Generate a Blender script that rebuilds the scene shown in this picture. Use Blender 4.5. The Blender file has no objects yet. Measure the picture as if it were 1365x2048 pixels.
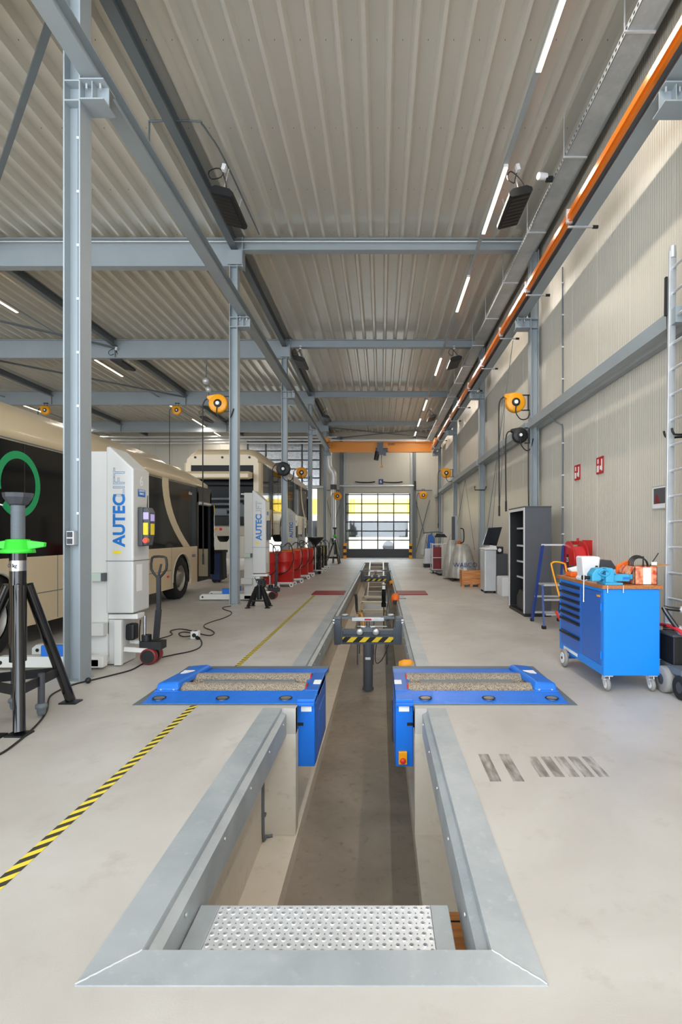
import bpy, math, random
from mathutils import Vector, Matrix
random.seed(7)
PI = math.pi
sc = bpy.context.scene
C = sc.collection

# ---------------------------------------------------------------- camera
FPX = 1063.0; VX = 763.0; VY = 1068.0; CH = 1.5
cd = bpy.data.cameras.new('camera'); cam = bpy.data.objects.new('camera', cd); C.objects.link(cam)
cam.location = (0, 0, CH); cam.rotation_euler = (PI/2, 0, 0)
cd.sensor_fit = 'VERTICAL'; cd.sensor_height = 36; cd.lens = FPX/2048*36
cd.shift_x = -(VX-682.5)/2048; cd.shift_y = (VY-1024)/2048
cd.clip_start = 0.05; cd.clip_end = 300
sc.camera = cam
def P(px, py, Y): return ((px-VX)/FPX*Y, Y, CH-(py-VY)/FPX*Y)      # photograph measurement -> metres at distance Y
def F(px, py, z=0.0):
    Y = (CH-z)*FPX/(py-VY); return ((px-VX)/FPX*Y, Y, z)

# ---------------------------------------------------------------- world, exposure
w = bpy.data.worlds.new('sky'); sc.world = w; w.use_nodes = True
bg = w.node_tree.nodes['Background']; bg.inputs[0].default_value = (0.82, 0.91, 1.0, 1); bg.inputs[1].default_value = 3.6
sc.view_settings.view_transform = 'Standard'; sc.view_settings.look = 'None'
sc.view_settings.gamma = 1; sc.view_settings.use_curve_mapping = False
sc.view_settings.exposure = 0.5
try:
    sc.cycles.max_bounces = 8; sc.cycles.diffuse_bounces = 5; sc.cycles.glossy_bounces = 3
    sc.cycles.sample_clamp_indirect = 6
except Exception: pass
LAMP_W = 44.0       # watts of each ceiling strip
LAMP_C = (1.0, 0.91, 0.80)

sd = bpy.data.lights.new('yard_fill_sun', 'SUN'); sd.energy = 5.0; sd.angle = .03; sd.color = (1.0, .95, .88)
so = bpy.data.objects.new('yard_fill_sun', sd); C.objects.link(so); so.rotation_euler = (math.radians(32), 0, math.radians(12))   # high sun behind the camera, added to brighten the yard

# ---------------------------------------------------------------- materials
def lin(c):
    c = c/255.0
    return c/12.92 if c <= 0.04045 else ((c+0.055)/1.055)**2.4
def col(rgb): return (lin(rgb[0]), lin(rgb[1]), lin(rgb[2]), 1)
M = {}
def mat(name, rgb, rough=0.5, metal=0.0, var=0.0, vscale=3.0, bump=0.0, bscale=60.0, emit=None, rgb2=None, detail=4, coat=0.0, alpha=None, spec=None, stretch=None):
    m = bpy.data.materials.new(name); m.use_nodes = True; nt = m.node_tree; b = nt.nodes['Principled BSDF']
    b.inputs['Base Color'].default_value = col(rgb); b.inputs['Roughness'].default_value = rough; b.inputs['Metallic'].default_value = metal
    if spec is not None: b.inputs['Specular IOR Level'].default_value = spec
    if coat: b.inputs['Coat Weight'].default_value = coat
    tc = nt.nodes.new('ShaderNodeTexCoord'); src = tc.outputs['Object']
    if stretch:
        mp = nt.nodes.new('ShaderNodeMapping'); mp.inputs['Scale'].default_value = stretch; nt.links.new(src, mp.inputs[0]); src = mp.outputs[0]
    n = nt.nodes.new('ShaderNodeTexNoise'); n.inputs['Scale'].default_value = vscale; n.inputs['Detail'].default_value = detail
    nt.links.new(src, n.inputs['Vector'])
    if var or rgb2:
        r = nt.nodes.new('ShaderNodeValToRGB')
        a = col(rgb); r.color_ramp.elements[0].position = 0.35; r.color_ramp.elements[1].position = 0.65
        if rgb2: r.color_ramp.elements[0].color = col(rgb2); r.color_ramp.elements[1].color = a
        else:
            r.color_ramp.elements[0].color = (a[0]*(1-var), a[1]*(1-var), a[2]*(1-var), 1)
            r.color_ramp.elements[1].color = (min(1, a[0]*(1+var)), min(1, a[1]*(1+var)), min(1, a[2]*(1+var)), 1)
        nt.links.new(n.outputs['Fac'], r.inputs[0]); nt.links.new(r.outputs[0], b.inputs['Base Color'])
    if bump:
        n2 = nt.nodes.new('ShaderNodeTexNoise'); n2.inputs['Scale'].default_value = bscale; nt.links.new(src, n2.inputs['Vector'])
        bp = nt.nodes.new('ShaderNodeBump'); bp.inputs['Strength'].default_value = bump; bp.inputs['Distance'].default_value = 0.004
        nt.links.new(n2.outputs['Fac'], bp.inputs['Height']); nt.links.new(bp.outputs[0], b.inputs['Normal'])
    if emit: b.inputs['Emission Color'].default_value = col(emit[0]); b.inputs['Emission Strength'].default_value = emit[1]
    if alpha is not None: b.inputs['Alpha'].default_value = alpha
    M[name] = m; return m

def concrete(name, c1, c2, c3, rough=0.42, s=0.5):
    m = bpy.data.materials.new(name); m.use_nodes = True; nt = m.node_tree; b = nt.nodes['Principled BSDF']; L = nt.links.new
    tc = nt.nodes.new('ShaderNodeTexCoord')
    n1 = nt.nodes.new('ShaderNodeTexNoise'); n1.inputs['Scale'].default_value = s; n1.inputs['Detail'].default_value = 6; n1.inputs['Roughness'].default_value = .6
    n1.inputs['Distortion'].default_value = 0.6
    n2 = nt.nodes.new('ShaderNodeTexNoise'); n2.inputs['Scale'].default_value = s*7; n2.inputs['Detail'].default_value = 8; n2.inputs['Roughness'].default_value = .7
    n3 = nt.nodes.new('ShaderNodeTexNoise'); n3.inputs['Scale'].default_value = 160; n3.inputs['Detail'].default_value = 2
    for n in (n1, n2, n3): L(tc.outputs['Object'], n.inputs['Vector'])
    r1 = nt.nodes.new('ShaderNodeValToRGB'); r1.color_ramp.elements[0].position = .35; r1.color_ramp.elements[1].position = .66
    r1.color_ramp.elements[0].color = col(c2); r1.color_ramp.elements[1].color = col(c1); L(n1.outputs['Fac'], r1.inputs[0])
    r2 = nt.nodes.new('ShaderNodeValToRGB'); r2.color_ramp.elements[0].position = .56; r2.color_ramp.elements[1].position = .75
    r2.color_ramp.elements[0].color = (0, 0, 0, 1); r2.color_ramp.elements[1].color = (.75, .75, .75, 1); L(n2.outputs['Fac'], r2.inputs[0])
    mx = nt.nodes.new('ShaderNodeMix'); mx.data_type = 'RGBA'; L(r2.outputs[0], mx.inputs[0]); L(r1.outputs[0], mx.inputs[6]); mx.inputs[7].default_value = col(c3)
    L(mx.outputs[2], b.inputs['Base Color'])
    rr = nt.nodes.new('ShaderNodeMapRange'); L(n2.outputs['Fac'], rr.inputs[0]); rr.inputs[3].default_value = rough-.14; rr.inputs[4].default_value = rough+.16
    L(rr.outputs[0], b.inputs['Roughness'])
    bp = nt.nodes.new('ShaderNodeBump'); bp.inputs['Strength'].default_value = .10; bp.inputs['Distance'].default_value = .003; L(n3.outputs['Fac'], bp.inputs['Height']); L(bp.outputs[0], b.inputs['Normal'])
    M[name] = m
concrete('floor_concrete', (194, 190, 184), (172, 166, 159), (162, 155, 147))
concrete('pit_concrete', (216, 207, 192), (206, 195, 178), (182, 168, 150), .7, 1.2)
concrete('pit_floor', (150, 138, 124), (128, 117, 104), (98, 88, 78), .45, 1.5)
concrete('galvanised', (178, 184, 187), (158, 165, 169), (194, 198, 199), .45, 2.2)
M['galvanised'].node_tree.nodes['Principled BSDF'].inputs['Metallic'].default_value = .3
mat('steel_paint', (154, 163, 168), .42, .1, .03, 2)
mat('steel_dark', (104, 112, 118), .5, .1, .03, 2)
mat('deck', (216, 213, 204), 0.28, .32, .01, 1.5)
mat('cladding', (205, 199, 186), .38, .0, .02, .8)
mat('cladding_end', (190, 187, 176), .5, .0, .02, .8)
mat('white_gloss', (222, 222, 218), .35)
mat('lift_grey', (205, 205, 202), .38, 0, .02, 2)
mat('blue_text', (28, 112, 190), .4)
mat('outline_text', (120, 150, 190), .5)
mat('blue_paint', (20, 112, 214), .38, .0, .03, 5)
mat('blue_checker', (34, 114, 214), .34, .1, .05, 8, .7, 55)
mat('bench_blue', (0, 132, 230), .40, .0, .02, 2)
mat('bench_blue_dark', (30, 98, 186), .36, .0, .02, 2)
mat('wood_top', (190, 118, 62), .45, 0, rgb2=(150, 88, 44), vscale=5, stretch=(12, 1.2, 12))
mat('crate_wood', (214, 146, 84), .6, 0, rgb2=(180, 112, 60), vscale=4, stretch=(1, 8, 8))
mat('black', (22, 22, 24), .5)
mat('black_gloss', (16, 16, 18), .16, 0, coat=.5)
mat('black_metal', (30, 31, 34), .32, .3)
mat('rubber', (28, 28, 28), .8)
mat('grey_rubber', (140, 138, 134), .7)
mat('chrome', (205, 205, 208), .22, 1.0)
mat('alu', (206, 208, 210), .36, .5, .03, 6)
mat('dark_grey', (66, 68, 74), .5)
mat('cab_grey', (78, 80, 86), .5, 0, .02, 4)
mat('jack_grey', (84, 90, 100), .42, .1)
mat('yellow', (238, 160, 16), .35)
mat('amber', (232, 150, 30), .5)
mat('crane_orange', (220, 140, 40), .25, .1)
mat('rail_orange', (236, 128, 34), .22, .2)
mat('green', (62, 214, 60), .4)
mat('logo_green', (20, 160, 96), .5)
mat('red', (188, 30, 26), .35)
mat('dark_red', (128, 28, 34), .5, 0, .06, 6)
mat('hose_red', (206, 44, 50), .45)
mat('estop_red', (222, 50, 34), .4)
mat('orange', (240, 108, 24), .45)
mat('cream', (214, 196, 162), .3, 0, .01, 1, coat=.3)
mat('bus_white', (196, 192, 178), .35, 0, .01, 1)
mat('bus_glass', (13, 14, 16), .07, 0, spec=.35)
mat('dark_glass', (10, 11, 12), .25, 0, spec=.12)
mat('tyre', (26, 26, 27), .85)
mat('rim', (150, 146, 138), .45, .6)
mat('cyan', (56, 158, 200), .4)
mat('cardboard', (176, 132, 88), .8)
mat('box_red', (196, 62, 40), .7, 0, rgb2=(214, 160, 120), vscale=22, detail=1)
mat('plastic_white', (224, 224, 226), .45)
mat('paper', (236, 236, 234), .6)
mat('cover_grey', (172, 170, 164), .42, .35, .12, 5)
mat('cover_text', (28, 52, 120), .5)
mat('dark_screen', (34, 36, 44), .15)
mat('screen_lilac', (176, 160, 220), .4, emit=((176, 160, 220), .25))
mat('sign_red', (186, 20, 34), .5)
mat('sign_blue', (40, 62, 120), .5)
mat('bin_blue', (28, 52, 96), .5)
mat('step_blue', (36, 66, 140), .4)
mat('asphalt', (175, 173, 170), .9)
mat('house_white', (240, 240, 238), .8)
mat('house_yellow', (245, 205, 60), .8)
mat('galv_bright', (222, 224, 227), .34, .35, .03, 6)
mat('label_yellow', (240, 214, 44), .5)
mat('diffuser', (255, 240, 220), .5, emit=((255, 222, 178), 7.0))
mat('green_felt', (186, 202, 190), .6)
mat('heater_face', (30, 26, 26), .4, .3)
mat('foil', (196, 196, 196), .25, .7, .15, 9, .8, 12)

def roller_mat():
    m = bpy.data.materials.new('roller_grit'); m.use_nodes = True; nt = m.node_tree; b = nt.nodes['Principled BSDF']; L = nt.links.new
    tc = nt.nodes.new('ShaderNodeTexCoord'); v = nt.nodes.new('ShaderNodeTexVoronoi'); v.inputs['Scale'].default_value = 230; L(tc.outputs['Object'], v.inputs['Vector'])
    r = nt.nodes.new('ShaderNodeValToRGB'); r.color_ramp.elements[0].color = col((74, 62, 54)); r.color_ramp.elements[1].color = col((188, 174, 154))
    r.color_ramp.elements[0].position = .15; r.color_ramp.elements[1].position = .75
    L(v.outputs['Color'], r.inputs[0]); L(r.outputs[0], b.inputs['Base Color']); b.inputs['Roughness'].default_value = .9
    bp = nt.nodes.new('ShaderNodeBump'); bp.inputs['Strength'].default_value = .8; bp.inputs['Distance'].default_value = .004; L(v.outputs['Distance'], bp.inputs['Height']); L(bp.outputs[0], b.inputs['Normal'])
    M['roller_grit'] = m
roller_mat()
def stripe_mat(name, c1, c2, freq, axis, slant, rough=.5):
    # diagonal stripes printed on the thing: fract(freq*(a + slant*b))
    m = bpy.data.materials.new(name); m.use_nodes = True; nt = m.node_tree; b = nt.nodes['Principled BSDF']; L = nt.links.new
    tc = nt.nodes.new('ShaderNodeTexCoord'); sp = nt.nodes.new('ShaderNodeSeparateXYZ'); L(tc.outputs['Object'], sp.inputs[0])
    a, bb = axis
    m1 = nt.nodes.new('ShaderNodeMath'); m1.operation = 'MULTIPLY_ADD'; L(sp.outputs[bb], m1.inputs[0]); m1.inputs[1].default_value = slant; L(sp.outputs[a], m1.inputs[2])
    m2 = nt.nodes.new('ShaderNodeMath'); m2.operation = 'MULTIPLY'; L(m1.outputs[0], m2.inputs[0]); m2.inputs[1].default_value = freq
    m3 = nt.nodes.new('ShaderNodeMath'); m3.operation = 'FRACT'; L(m2.outputs[0], m3.inputs[0])
    m4 = nt.nodes.new('ShaderNodeMath'); m4.operation = 'GREATER_THAN'; L(m3.outputs[0], m4.inputs[0]); m4.inputs[1].default_value = .5
    mx = nt.nodes.new('ShaderNodeMix'); mx.data_type = 'RGBA'; L(m4.outputs[0], mx.inputs[0]); mx.inputs[6].default_value = col(c1); mx.inputs[7].default_value = col(c2)
    L(mx.outputs[2], b.inputs['Base Color']); b.inputs['Roughness'].default_value = rough
    M[name] = m
stripe_mat('tape_stripes', (226, 205, 70), (62, 58, 46), 10.5, (1, 0), -1.0)
stripe_mat('hazard_stripes', (240, 208, 40), (24, 24, 24), 4.6, (0, 2), -1.0)
stripe_mat('post_stripes', (238, 160, 20), (34, 30, 26), 2.6, (2, 0), 0.0)
def mark_mat():
    m = bpy.data.materials.new('rubber_smear'); m.use_nodes = True; nt = m.node_tree; b = nt.nodes['Principled BSDF']; L = nt.links.new
    b.inputs['Base Color'].default_value = col((120, 112, 106)); b.inputs['Roughness'].default_value = .7
    tc = nt.nodes.new('ShaderNodeTexCoord'); mp = nt.nodes.new('ShaderNodeMapping'); mp.inputs['Scale'].default_value = (9, 2.2, 1); L(tc.outputs['Object'], mp.inputs[0])
    n = nt.nodes.new('ShaderNodeTexNoise'); n.inputs['Scale'].default_value = 2.2; n.inputs['Detail'].default_value = 6; L(mp.outputs[0], n.inputs['Vector'])
    r = nt.nodes.new('ShaderNodeMapRange'); r.inputs[1].default_value = .34; r.inputs[2].default_value = .85; r.inputs[4].default_value = .6; L(n.outputs['Fac'], r.inputs[0]); L(r.outputs[0], b.inputs['Alpha'])
    M['rubber_smear'] = m
mark_mat()
def glass_mat():
    m = bpy.data.materials.new('pane_glass'); m.use_nodes = True; nt = m.node_tree; nt.nodes.clear(); L = nt.links.new
    o = nt.nodes.new('ShaderNodeOutputMaterial'); t = nt.nodes.new('ShaderNodeBsdfTransparent'); g = nt.nodes.new('ShaderNodeBsdfGlossy'); g.inputs['Roughness'].default_value = .03
    t.inputs[0].default_value = (.93, .95, .95, 1); x = nt.nodes.new('ShaderNodeMixShader'); x.inputs[0].default_value = .08
    L(t.outputs[0], x.inputs[1]); L(g.outputs[0], x.inputs[2]); L(x.outputs[0], o.inputs[0]); M['pane_glass'] = m
glass_mat()

# ---------------------------------------------------------------- mesh helpers
class MB:
    def __init__(s): s.v = []; s.f = []; s.m = []; s.sm = []; s.cur = 0; s.flat = True
    def add(s, vs, fs, smooth=False):
        n = len(s.v); s.v += [tuple(p) for p in vs]
        for f in fs: s.f.append(tuple(i+n for i in f)); s.m.append(s.cur); s.sm.append(smooth)
        return s
    def box(s, x0, x1, y0, y1, z0, z1):
        x0, x1 = sorted((x0, x1)); y0, y1 = sorted((y0, y1)); z0, z1 = sorted((z0, z1))
        return s.add([(x0,y0,z0),(x1,y0,z0),(x1,y1,z0),(x0,y1,z0),(x0,y0,z1),(x1,y0,z1),(x1,y1,z1),(x0,y1,z1)],
                     [(3,2,1,0),(4,5,6,7),(0,1,5,4),(1,2,6,5),(2,3,7,6),(3,0,4,7)])
    def cyl(s, a, b, r0, r1=None, n=14, cap=True):
        r1 = r0 if r1 is None else r1; a = Vector(a); b = Vector(b); d = (b-a).normalized()
        u = d.orthogonal().normalized(); v = d.cross(u); vs = []
        for p, r in ((a, r0), (b, r1)):
            for i in range(n): t = 2*PI*i/n; vs.append(p+u*(r*math.cos(t))+v*(r*math.sin(t)))
        s.add(vs, [(i, (i+1) % n, n+(i+1) % n, n+i) for i in range(n)], True)
        if cap: s.add(vs, [tuple(range(n-1, -1, -1)), tuple(range(n, 2*n))])
        return s
    def bar(s, a, b, w, h, up=(0, 0, 1)):
        a = Vector(a); b = Vector(b); d = (b-a).normalized(); up = Vector(up)
        if abs(d.dot(up)) > .98: up = Vector((0, 1, 0))
        x = d.cross(up).normalized()*(w/2); z = x.cross(d).normalized()*(h/2)
        vs = [a-x-z, a+x-z, a+x+z, a-x+z, b-x-z, b+x-z, b+x+z, b-x+z]
        return s.add(vs, [(0,1,2,3),(7,6,5,4),(0,4,5,1),(1,5,6,2),(2,6,7,3),(3,7,4,0)])
    def tube(s, pts, r, n=8, smooth=3):
        pts = [Vector(p) for p in pts]
        if smooth and len(pts) > 2:
            q = []
            for i in range(len(pts)-1):
                p0 = pts[max(0, i-1)]; p1 = pts[i]; p2 = pts[i+1]; p3 = pts[min(len(pts)-1, i+2)]
                for k in range(smooth):
                    t = k/smooth
                    q.append(.5*((2*p1)+(p2-p0)*t+(2*p0-5*p1+4*p2-p3)*t*t+(3*p1-p0-3*p2+p3)*t**3))
            q.append(pts[-1]); pts = q
        rings = []; u = None
        for i, p in enumerate(pts):
            d = (pts[min(i+1, len(pts)-1)]-pts[max(i-1, 0)])
            d = d.normalized() if d.length > 1e-9 else Vector((0, 0, 1))
            u = d.orthogonal().normalized() if u is None else (u-d*u.dot(d)).normalized()
            v = d.cross(u); rings += [p+u*(r*math.cos(2*PI*k/n))+v*(r*math.sin(2*PI*k/n)) for k in range(n)]
        m = len(pts)
        fs = [(i*n+k, i*n+(k+1) % n, (i+1)*n+(k+1) % n, (i+1)*n+k) for i in range(m-1) for k in range(n)]
        s.add(rings, fs, True); s.add(rings[:n], [tuple(range(n-1, -1, -1))]); s.add(rings[-n:], [tuple(range(n))]); return s
    def lathe(s, prof, c, axis='z', n=24, smooth=True):
        vs = []
        for r, h in prof:
            for i in range(n):
                a = 2*PI*i/n; x, y = r*math.cos(a), r*math.sin(a)
                p = {'z': (x, y, h), 'y': (x, h, y), 'x': (h, x, y)}[axis]; vs.append((p[0]+c[0], p[1]+c[1], p[2]+c[2]))
        m = len(prof)
        return s.add(vs, [(j*n+i, j*n+(i+1) % n, (j+1)*n+(i+1) % n, (j+1)*n+i) for j in range(m-1) for i in range(n)], smooth)
    def prism(s, poly, axis, a, b):
        def q(u, v, h): return {'x': (h, u, v), 'y': (u, h, v), 'z': (u, v, h)}[axis]
        n = len(poly); vs = [q(u, v, a) for u, v in poly]+[q(u, v, b) for u, v in poly]
        return s.add(vs, [tuple(range(n)), tuple(range(2*n-1, n-1, -1))]+[(i, n+i, n+(i+1) % n, (i+1) % n) for i in range(n)])
    def ibeam(s, axis, a, b, c, z0, w, h, t=.012):
        # c = centre across, z0 = underside
        for (c0, c1, q0, q1) in ((c-w/2, c+w/2, z0, z0+t), (c-w/2, c+w/2, z0+h-t, z0+h), (c-t/2, c+t/2, z0+t, z0+h-t)):
            if axis == 'y': s.box(c0, c1, a, b, q0, q1)
            else: s.box(a, b, c0, c1, q0, q1)
        return s
    def sphere(s, c, r, n=12, sx=1, sy=1, sz=1):
        m = n//2; vs = []; 
        for j in range(m+1):
            t = PI*j/m
            for i in range(n): a = 2*PI*i/n; vs.append((c[0]+sx*r*math.sin(t)*math.cos(a), c[1]+sy*r*math.sin(t)*math.sin(a), c[2]+sz*r*math.cos(t)))
        return s.add(vs, [(j*n+i, (j+1)*n+i, (j+1)*n+(i+1) % n, j*n+(i+1) % n) for j in range(m) for i in range(n)], True)
    def mesh(s, name, mats, off=(0, 0, 0)):
        me = bpy.data.meshes.new(name); me.from_pydata([(x-off[0], y-off[1], z-off[2]) for x, y, z in s.v], [], s.f)
        for k in (mats if isinstance(mats, (list, tuple)) else [mats]): me.materials.append(M[k])
        for p, mi, sm in zip(me.polygons, s.m, s.sm): p.material_index = mi; p.use_smooth = sm
        import bmesh
        b = bmesh.new(); b.from_mesh(me); bmesh.ops.recalc_face_normals(b, faces=b.faces); b.to_mesh(me); b.free()
        return me
def link(name, me, parent=None, bevel=0):
    o = bpy.data.objects.new(name, me); C.objects.link(o)
    if parent is not None: o.parent = parent
    if bevel:
        md = o.modifiers.new('bevel', 'BEVEL'); md.width = bevel; md.segments = 2; md.limit_method = 'ANGLE'; md.angle_limit = .9
    return o
def tag(o, label, cat, group=None):
    o['label'] = label; o['category'] = cat
    if group: o['group'] = group
    return o
class Thing:
    def __init__(s, name, loc, label, cat, group=None, rz=0):
        s.o = bpy.data.objects.new(name, None); C.objects.link(s.o); s.o.location = loc; s.o.rotation_euler = (0, 0, rz); s.o.empty_display_size = .1
        s.loc = loc; s.rz = rz; tag(s.o, label, cat, group)
    def part(s, name, mb, m, parent=None, world=False, bevel=0, label=None, off=None):
        p = link(name, mb.mesh(name, m, s.loc if world else (0, 0, 0)), parent or s.o, bevel)
        if label: p['label'] = label
        return p
def single(name, mb, m, loc, label, cat, group=None, bevel=0):       # thing that is one mesh, built in world coordinates
    o = link(name, mb.mesh(name, m, loc), None, bevel); o.location = loc; return tag(o, label, cat, group)
def struct(name, mb, m, loc=(0, 0, 0)):
    o = link(name, mb.mesh(name, m, loc)); o.location = loc; o['kind'] = 'structure'; return o
def spart(name, mb, m, parent): return link(name, mb.mesh(name, m, parent.location), parent)
def dup(root, loc, rz=0, label=None, group=None, skip=()):
    r = root.copy(); C.objects.link(r); r.location = loc; r.rotation_euler = (0, 0, rz)
    if label: r['label'] = label
    if group: r['group'] = group
    for ch in list(root.children):
        if ch.name.split('.')[0] in skip: continue
        c = ch.copy(); C.objects.link(c); c.parent = r
        for g in list(ch.children):
            d = g.copy(); C.objects.link(d); d.parent = c
    return r
def textpart(name, body, size, m, parent, loc, rot, extrude=.001, outline=False, sx=1.0, bold=0):
    cu = bpy.data.curves.new('lettering', 'FONT'); cu.body = body; cu.size = size; cu.extrude = extrude; cu.align_x = 'CENTER'; cu.align_y = 'CENTER'; cu.offset = bold
    if outline: cu.fill_mode = 'NONE'; cu.extrude = 0; cu.bevel_depth = .0022; cu.bevel_resolution = 0
    t = bpy.data.objects.new('tmp', cu); C.objects.link(t); dg = bpy.context.evaluated_depsgraph_get(); dg.update()
    me = bpy.data.meshes.new_from_object(t.evaluated_get(dg)); bpy.data.objects.remove(t); bpy.data.curves.remove(cu)
    me.materials.clear(); me.materials.append(M[m])
    R = Matrix.Translation(loc) @ rot.to_4x4() @ Matrix.Diagonal((sx, 1, 1, 1)); me.transform(R)
    return link(name, me, parent)
def rot(x, y, z):
    """columns: where text-right, text-up and the face normal point"""
    return Matrix((x, y, z)).transposed()
FACE_Y = rot((1, 0, 0), (0, 0, 1), (0, -1, 0))      # on a face looking at -Y
FACE_Y_UP = rot((0, 0, 1), (-1, 0, 0), (0, -1, 0))  # reads upwards
FACE_PX = rot((0, 1, 0), (0, 0, 1), (1, 0, 0))      # on a face looking +X
FACE_MX = rot((0, -1, 0), (0, 0, 1), (-1, 0, 0))    # on a face looking -X
# ================================================================ SETTING
XW = 3.42; XL = -22.0; YE = 33.0; YN = -4.0; ZC = 7.80
PX0, PX1 = -1.017, .554          # outer edges of the pit frame
IX0, IX1 = -.86, .399            # its inner edges
PC = -.231
# floor slab with the pit and the tester recesses left open
xs = [XL, -2.17, -1.017, -.735, .29, .554, 1.725, XW]; ys = [YN, 1.762, 4.57, 4.65, 6.02, 28.0, YE]
mb = MB()
for i in range(7):
    for j in range(6):
        cx, cy = (xs[i]+xs[i+1])/2, (ys[j]+ys[j+1])/2
        if -1.017 < cx < .554 and 1.762 < cy < 28 and not (4.57 < cy < 4.65 and (cx < -.735 or cx > .29)): continue
        if -2.17 < cx < 1.725 and 4.65 < cy < 6.02: continue
        mb.box(xs[i], xs[i+1], ys[j], ys[j+1], -.22, 0)
floor = struct('floor', mb, 'floor_concrete')
# saw cut joints far along the drive lanes, worn rubber marks
for x0, x1, sl in ((.66, .73, 0), (.80, .87, 0)):
    mk = MB().prism([(x0*1.0, 3.22), (x1, 3.22), (x1, 3.62), (x0, 3.62)], 'z', .0008, .0012); spart('tyre_mark', mk, 'rubber_smear', floor)
for k in range(5):
    x0 = .98+k*.092; mk = MB().prism([(x0, 3.28), (x0+.065, 3.28), (x0+.065, 3.58), (x0, 3.58)], 'z', .0008, .0012); spart('tyre_mark', mk, 'rubber_smear', floor)
for (px, py, a, b) in ():
    X, Y, _ = F(px, py); pts = [(X+a*math.cos(t)*(1+.3*math.sin(3*t)), Y+b*math.sin(t)) for t in [2*PI*i/14 for i in range(14)]]
    spart('oil_stain', MB().prism(pts, 'z', .0006, .001), 'rubber_smear', floor)

# ---- pit
ZS, ZF = -1.09, -1.25; SX0, SX1 = -.725, .288
pl = struct('wall_pit_left', MB().box(-1.2, -1.0, 1.76, 28, ZF, -.221), 'pit_concrete')
spart('ledge', MB().box(-1.0, SX0, 1.9, 28, ZF, ZS), 'pit_concrete', pl)
pr = struct('wall_pit_right', MB().box(.56, .76, 1.76, 28, ZF, -.221), 'pit_concrete')
spart('ledge', MB().box(SX1, .56, 1.9, 28, ZF, ZS), 'pit_concrete', pr)
struct('wall_pit_front', MB().box(-1.2, .76, 1.56, 1.90, ZF, -.221), 'pit_concrete')
struct('wall_pit_back', MB().box(-1.2, .76, 28.0, 28.2, ZF, -.221), 'pit_concrete')
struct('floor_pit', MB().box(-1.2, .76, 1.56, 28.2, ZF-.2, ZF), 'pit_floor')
# concrete piers carrying the tester pockets
a = spart('pier', MB().box(-1.0, -.735, 4.57, 4.70, ZS+.001, -.221), 'pit_concrete', pl); spart('pier_cap', MB().box(-1.0, -.735, 4.5705, 4.66, -.221, -.0005), 'pit_concrete', pl)
a = spart('pier', MB().box(.29, .56, 4.57, 4.70, ZS+.001, -.221), 'pit_concrete', pr); spart('pier_cap', MB().box(.29, .56, 4.5705, 4.66, -.221, -.0005), 'pit_concrete', pr)
# tester pockets in the floor on both sides
for nm, x0, x1 in (('left', -2.17, -1.2), ('right', .76, 1.725)):
    m2 = MB().box(x0, x1, 4.55, 6.12, -.75, -.62).box(x0-.1 if nm == 'left' else x1, x0 if nm == 'left' else x1+.1, 4.55, 6.12, -.62, -.221)
    m2.box(x0, x1, 4.5, 4.649, -.62, -.221).box(x0, x1, 6.021, 6.15, -.62, -.221)
    struct('wall_pocket_'+nm, m2, 'pit_concrete')
# conduit down the left pit wall
t = MB().tube([(-.99, 4.45, -.25), (-.99, 4.45, -1.0), (-.98, 4.52, -1.07), (-.93, 4.545, -1.08)], .014)
t.box(-1.0, -.965, 4.43, 4.47, -.86, -.84); single('pit_conduit', t, 'steel_dark', (-.99, 4.45, -1.08), 'thin grey conduit running down the pit wall beside the left pier', 'conduit')

# ---- galvanised edge frame of the pit
def rail_profile(side):
    # (x, z) section, mirrored about the pit centre line
    if side < 0: X = lambda d: PX0+d
    else: X = lambda d: PX1-d
    pts = [(0, .004), (.157, .004), (.160, -.004), (.161, -.028), (.200, -.050), (.201, -.232), (.190, -.232), (.189, -.060), (.150, -.038), (.148, -.006), (0, -.006)]
    return [(X(d), z) for d, z in pts]
def rails(y0, y1, th, split):
    for s in (-1, 1):
        m = MB(); pr_ = rail_profile(s); n = len(pr_); y = y0
        vs = [(x, y0, z) for x, z in pr_]+[(x, y1, z) for x, z in pr_]
        # mitred near corner: outer vertices keep y0, inner ones end 0.14 m further
        if split: vs = [(x, y0+min(1, abs(x-(PX0 if s < 0 else PX1))/.16)*.15, z) for x, z in pr_]+vs[n:]
        m.add(vs, [(i, (i+1) % n, n+(i+1) % n, n+i) for i in range(n)]); m.add(vs, [tuple(range(n-1, -1, -1)), tuple(range(n, 2*n))])
        p = th.part('side_rail', m, 'galvanised', world=True)
        # welded seam and bolt heads on the flange
        xf = (PX0+.203) if s < 0 else (PX1-.203); b = MB(); yy = y0+.45
        while yy < min(y1-.05, 14):
            b.cyl((xf, yy, -.085), (xf+(.006 if s < 0 else -.006), yy, -.085), .009, n=8); yy += .55
        th.part('bolts', b, 'alu', p, world=True)
fr = Thing('pit_edge_frame', (PC, 1.762, 0), 'galvanised steel edge frame round the near mouth of the pit', 'steel frame')
rails(1.762, 4.569, fr, True)
e = MB(); e.add([(PX0, 1.762, .004), (PX1, 1.762, .004), (IX1+.001, 1.912, .004), (IX0-.001, 1.912, .004), (PX0, 1.762, -.01), (PX1, 1.762, -.01), (IX1, 1.912, -.01), (IX0, 1.912, -.01)],
    [(0,1,2,3),(7,6,5,4),(0,4,5,1),(1,5,6,2),(2,6,7,3),(3,7,4,0)])
e.box(IX0+.02, IX1-.02, 1.900, 1.910, -.20, -.012); fr.part('end_plate', e, 'galvanised', world=True)
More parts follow.
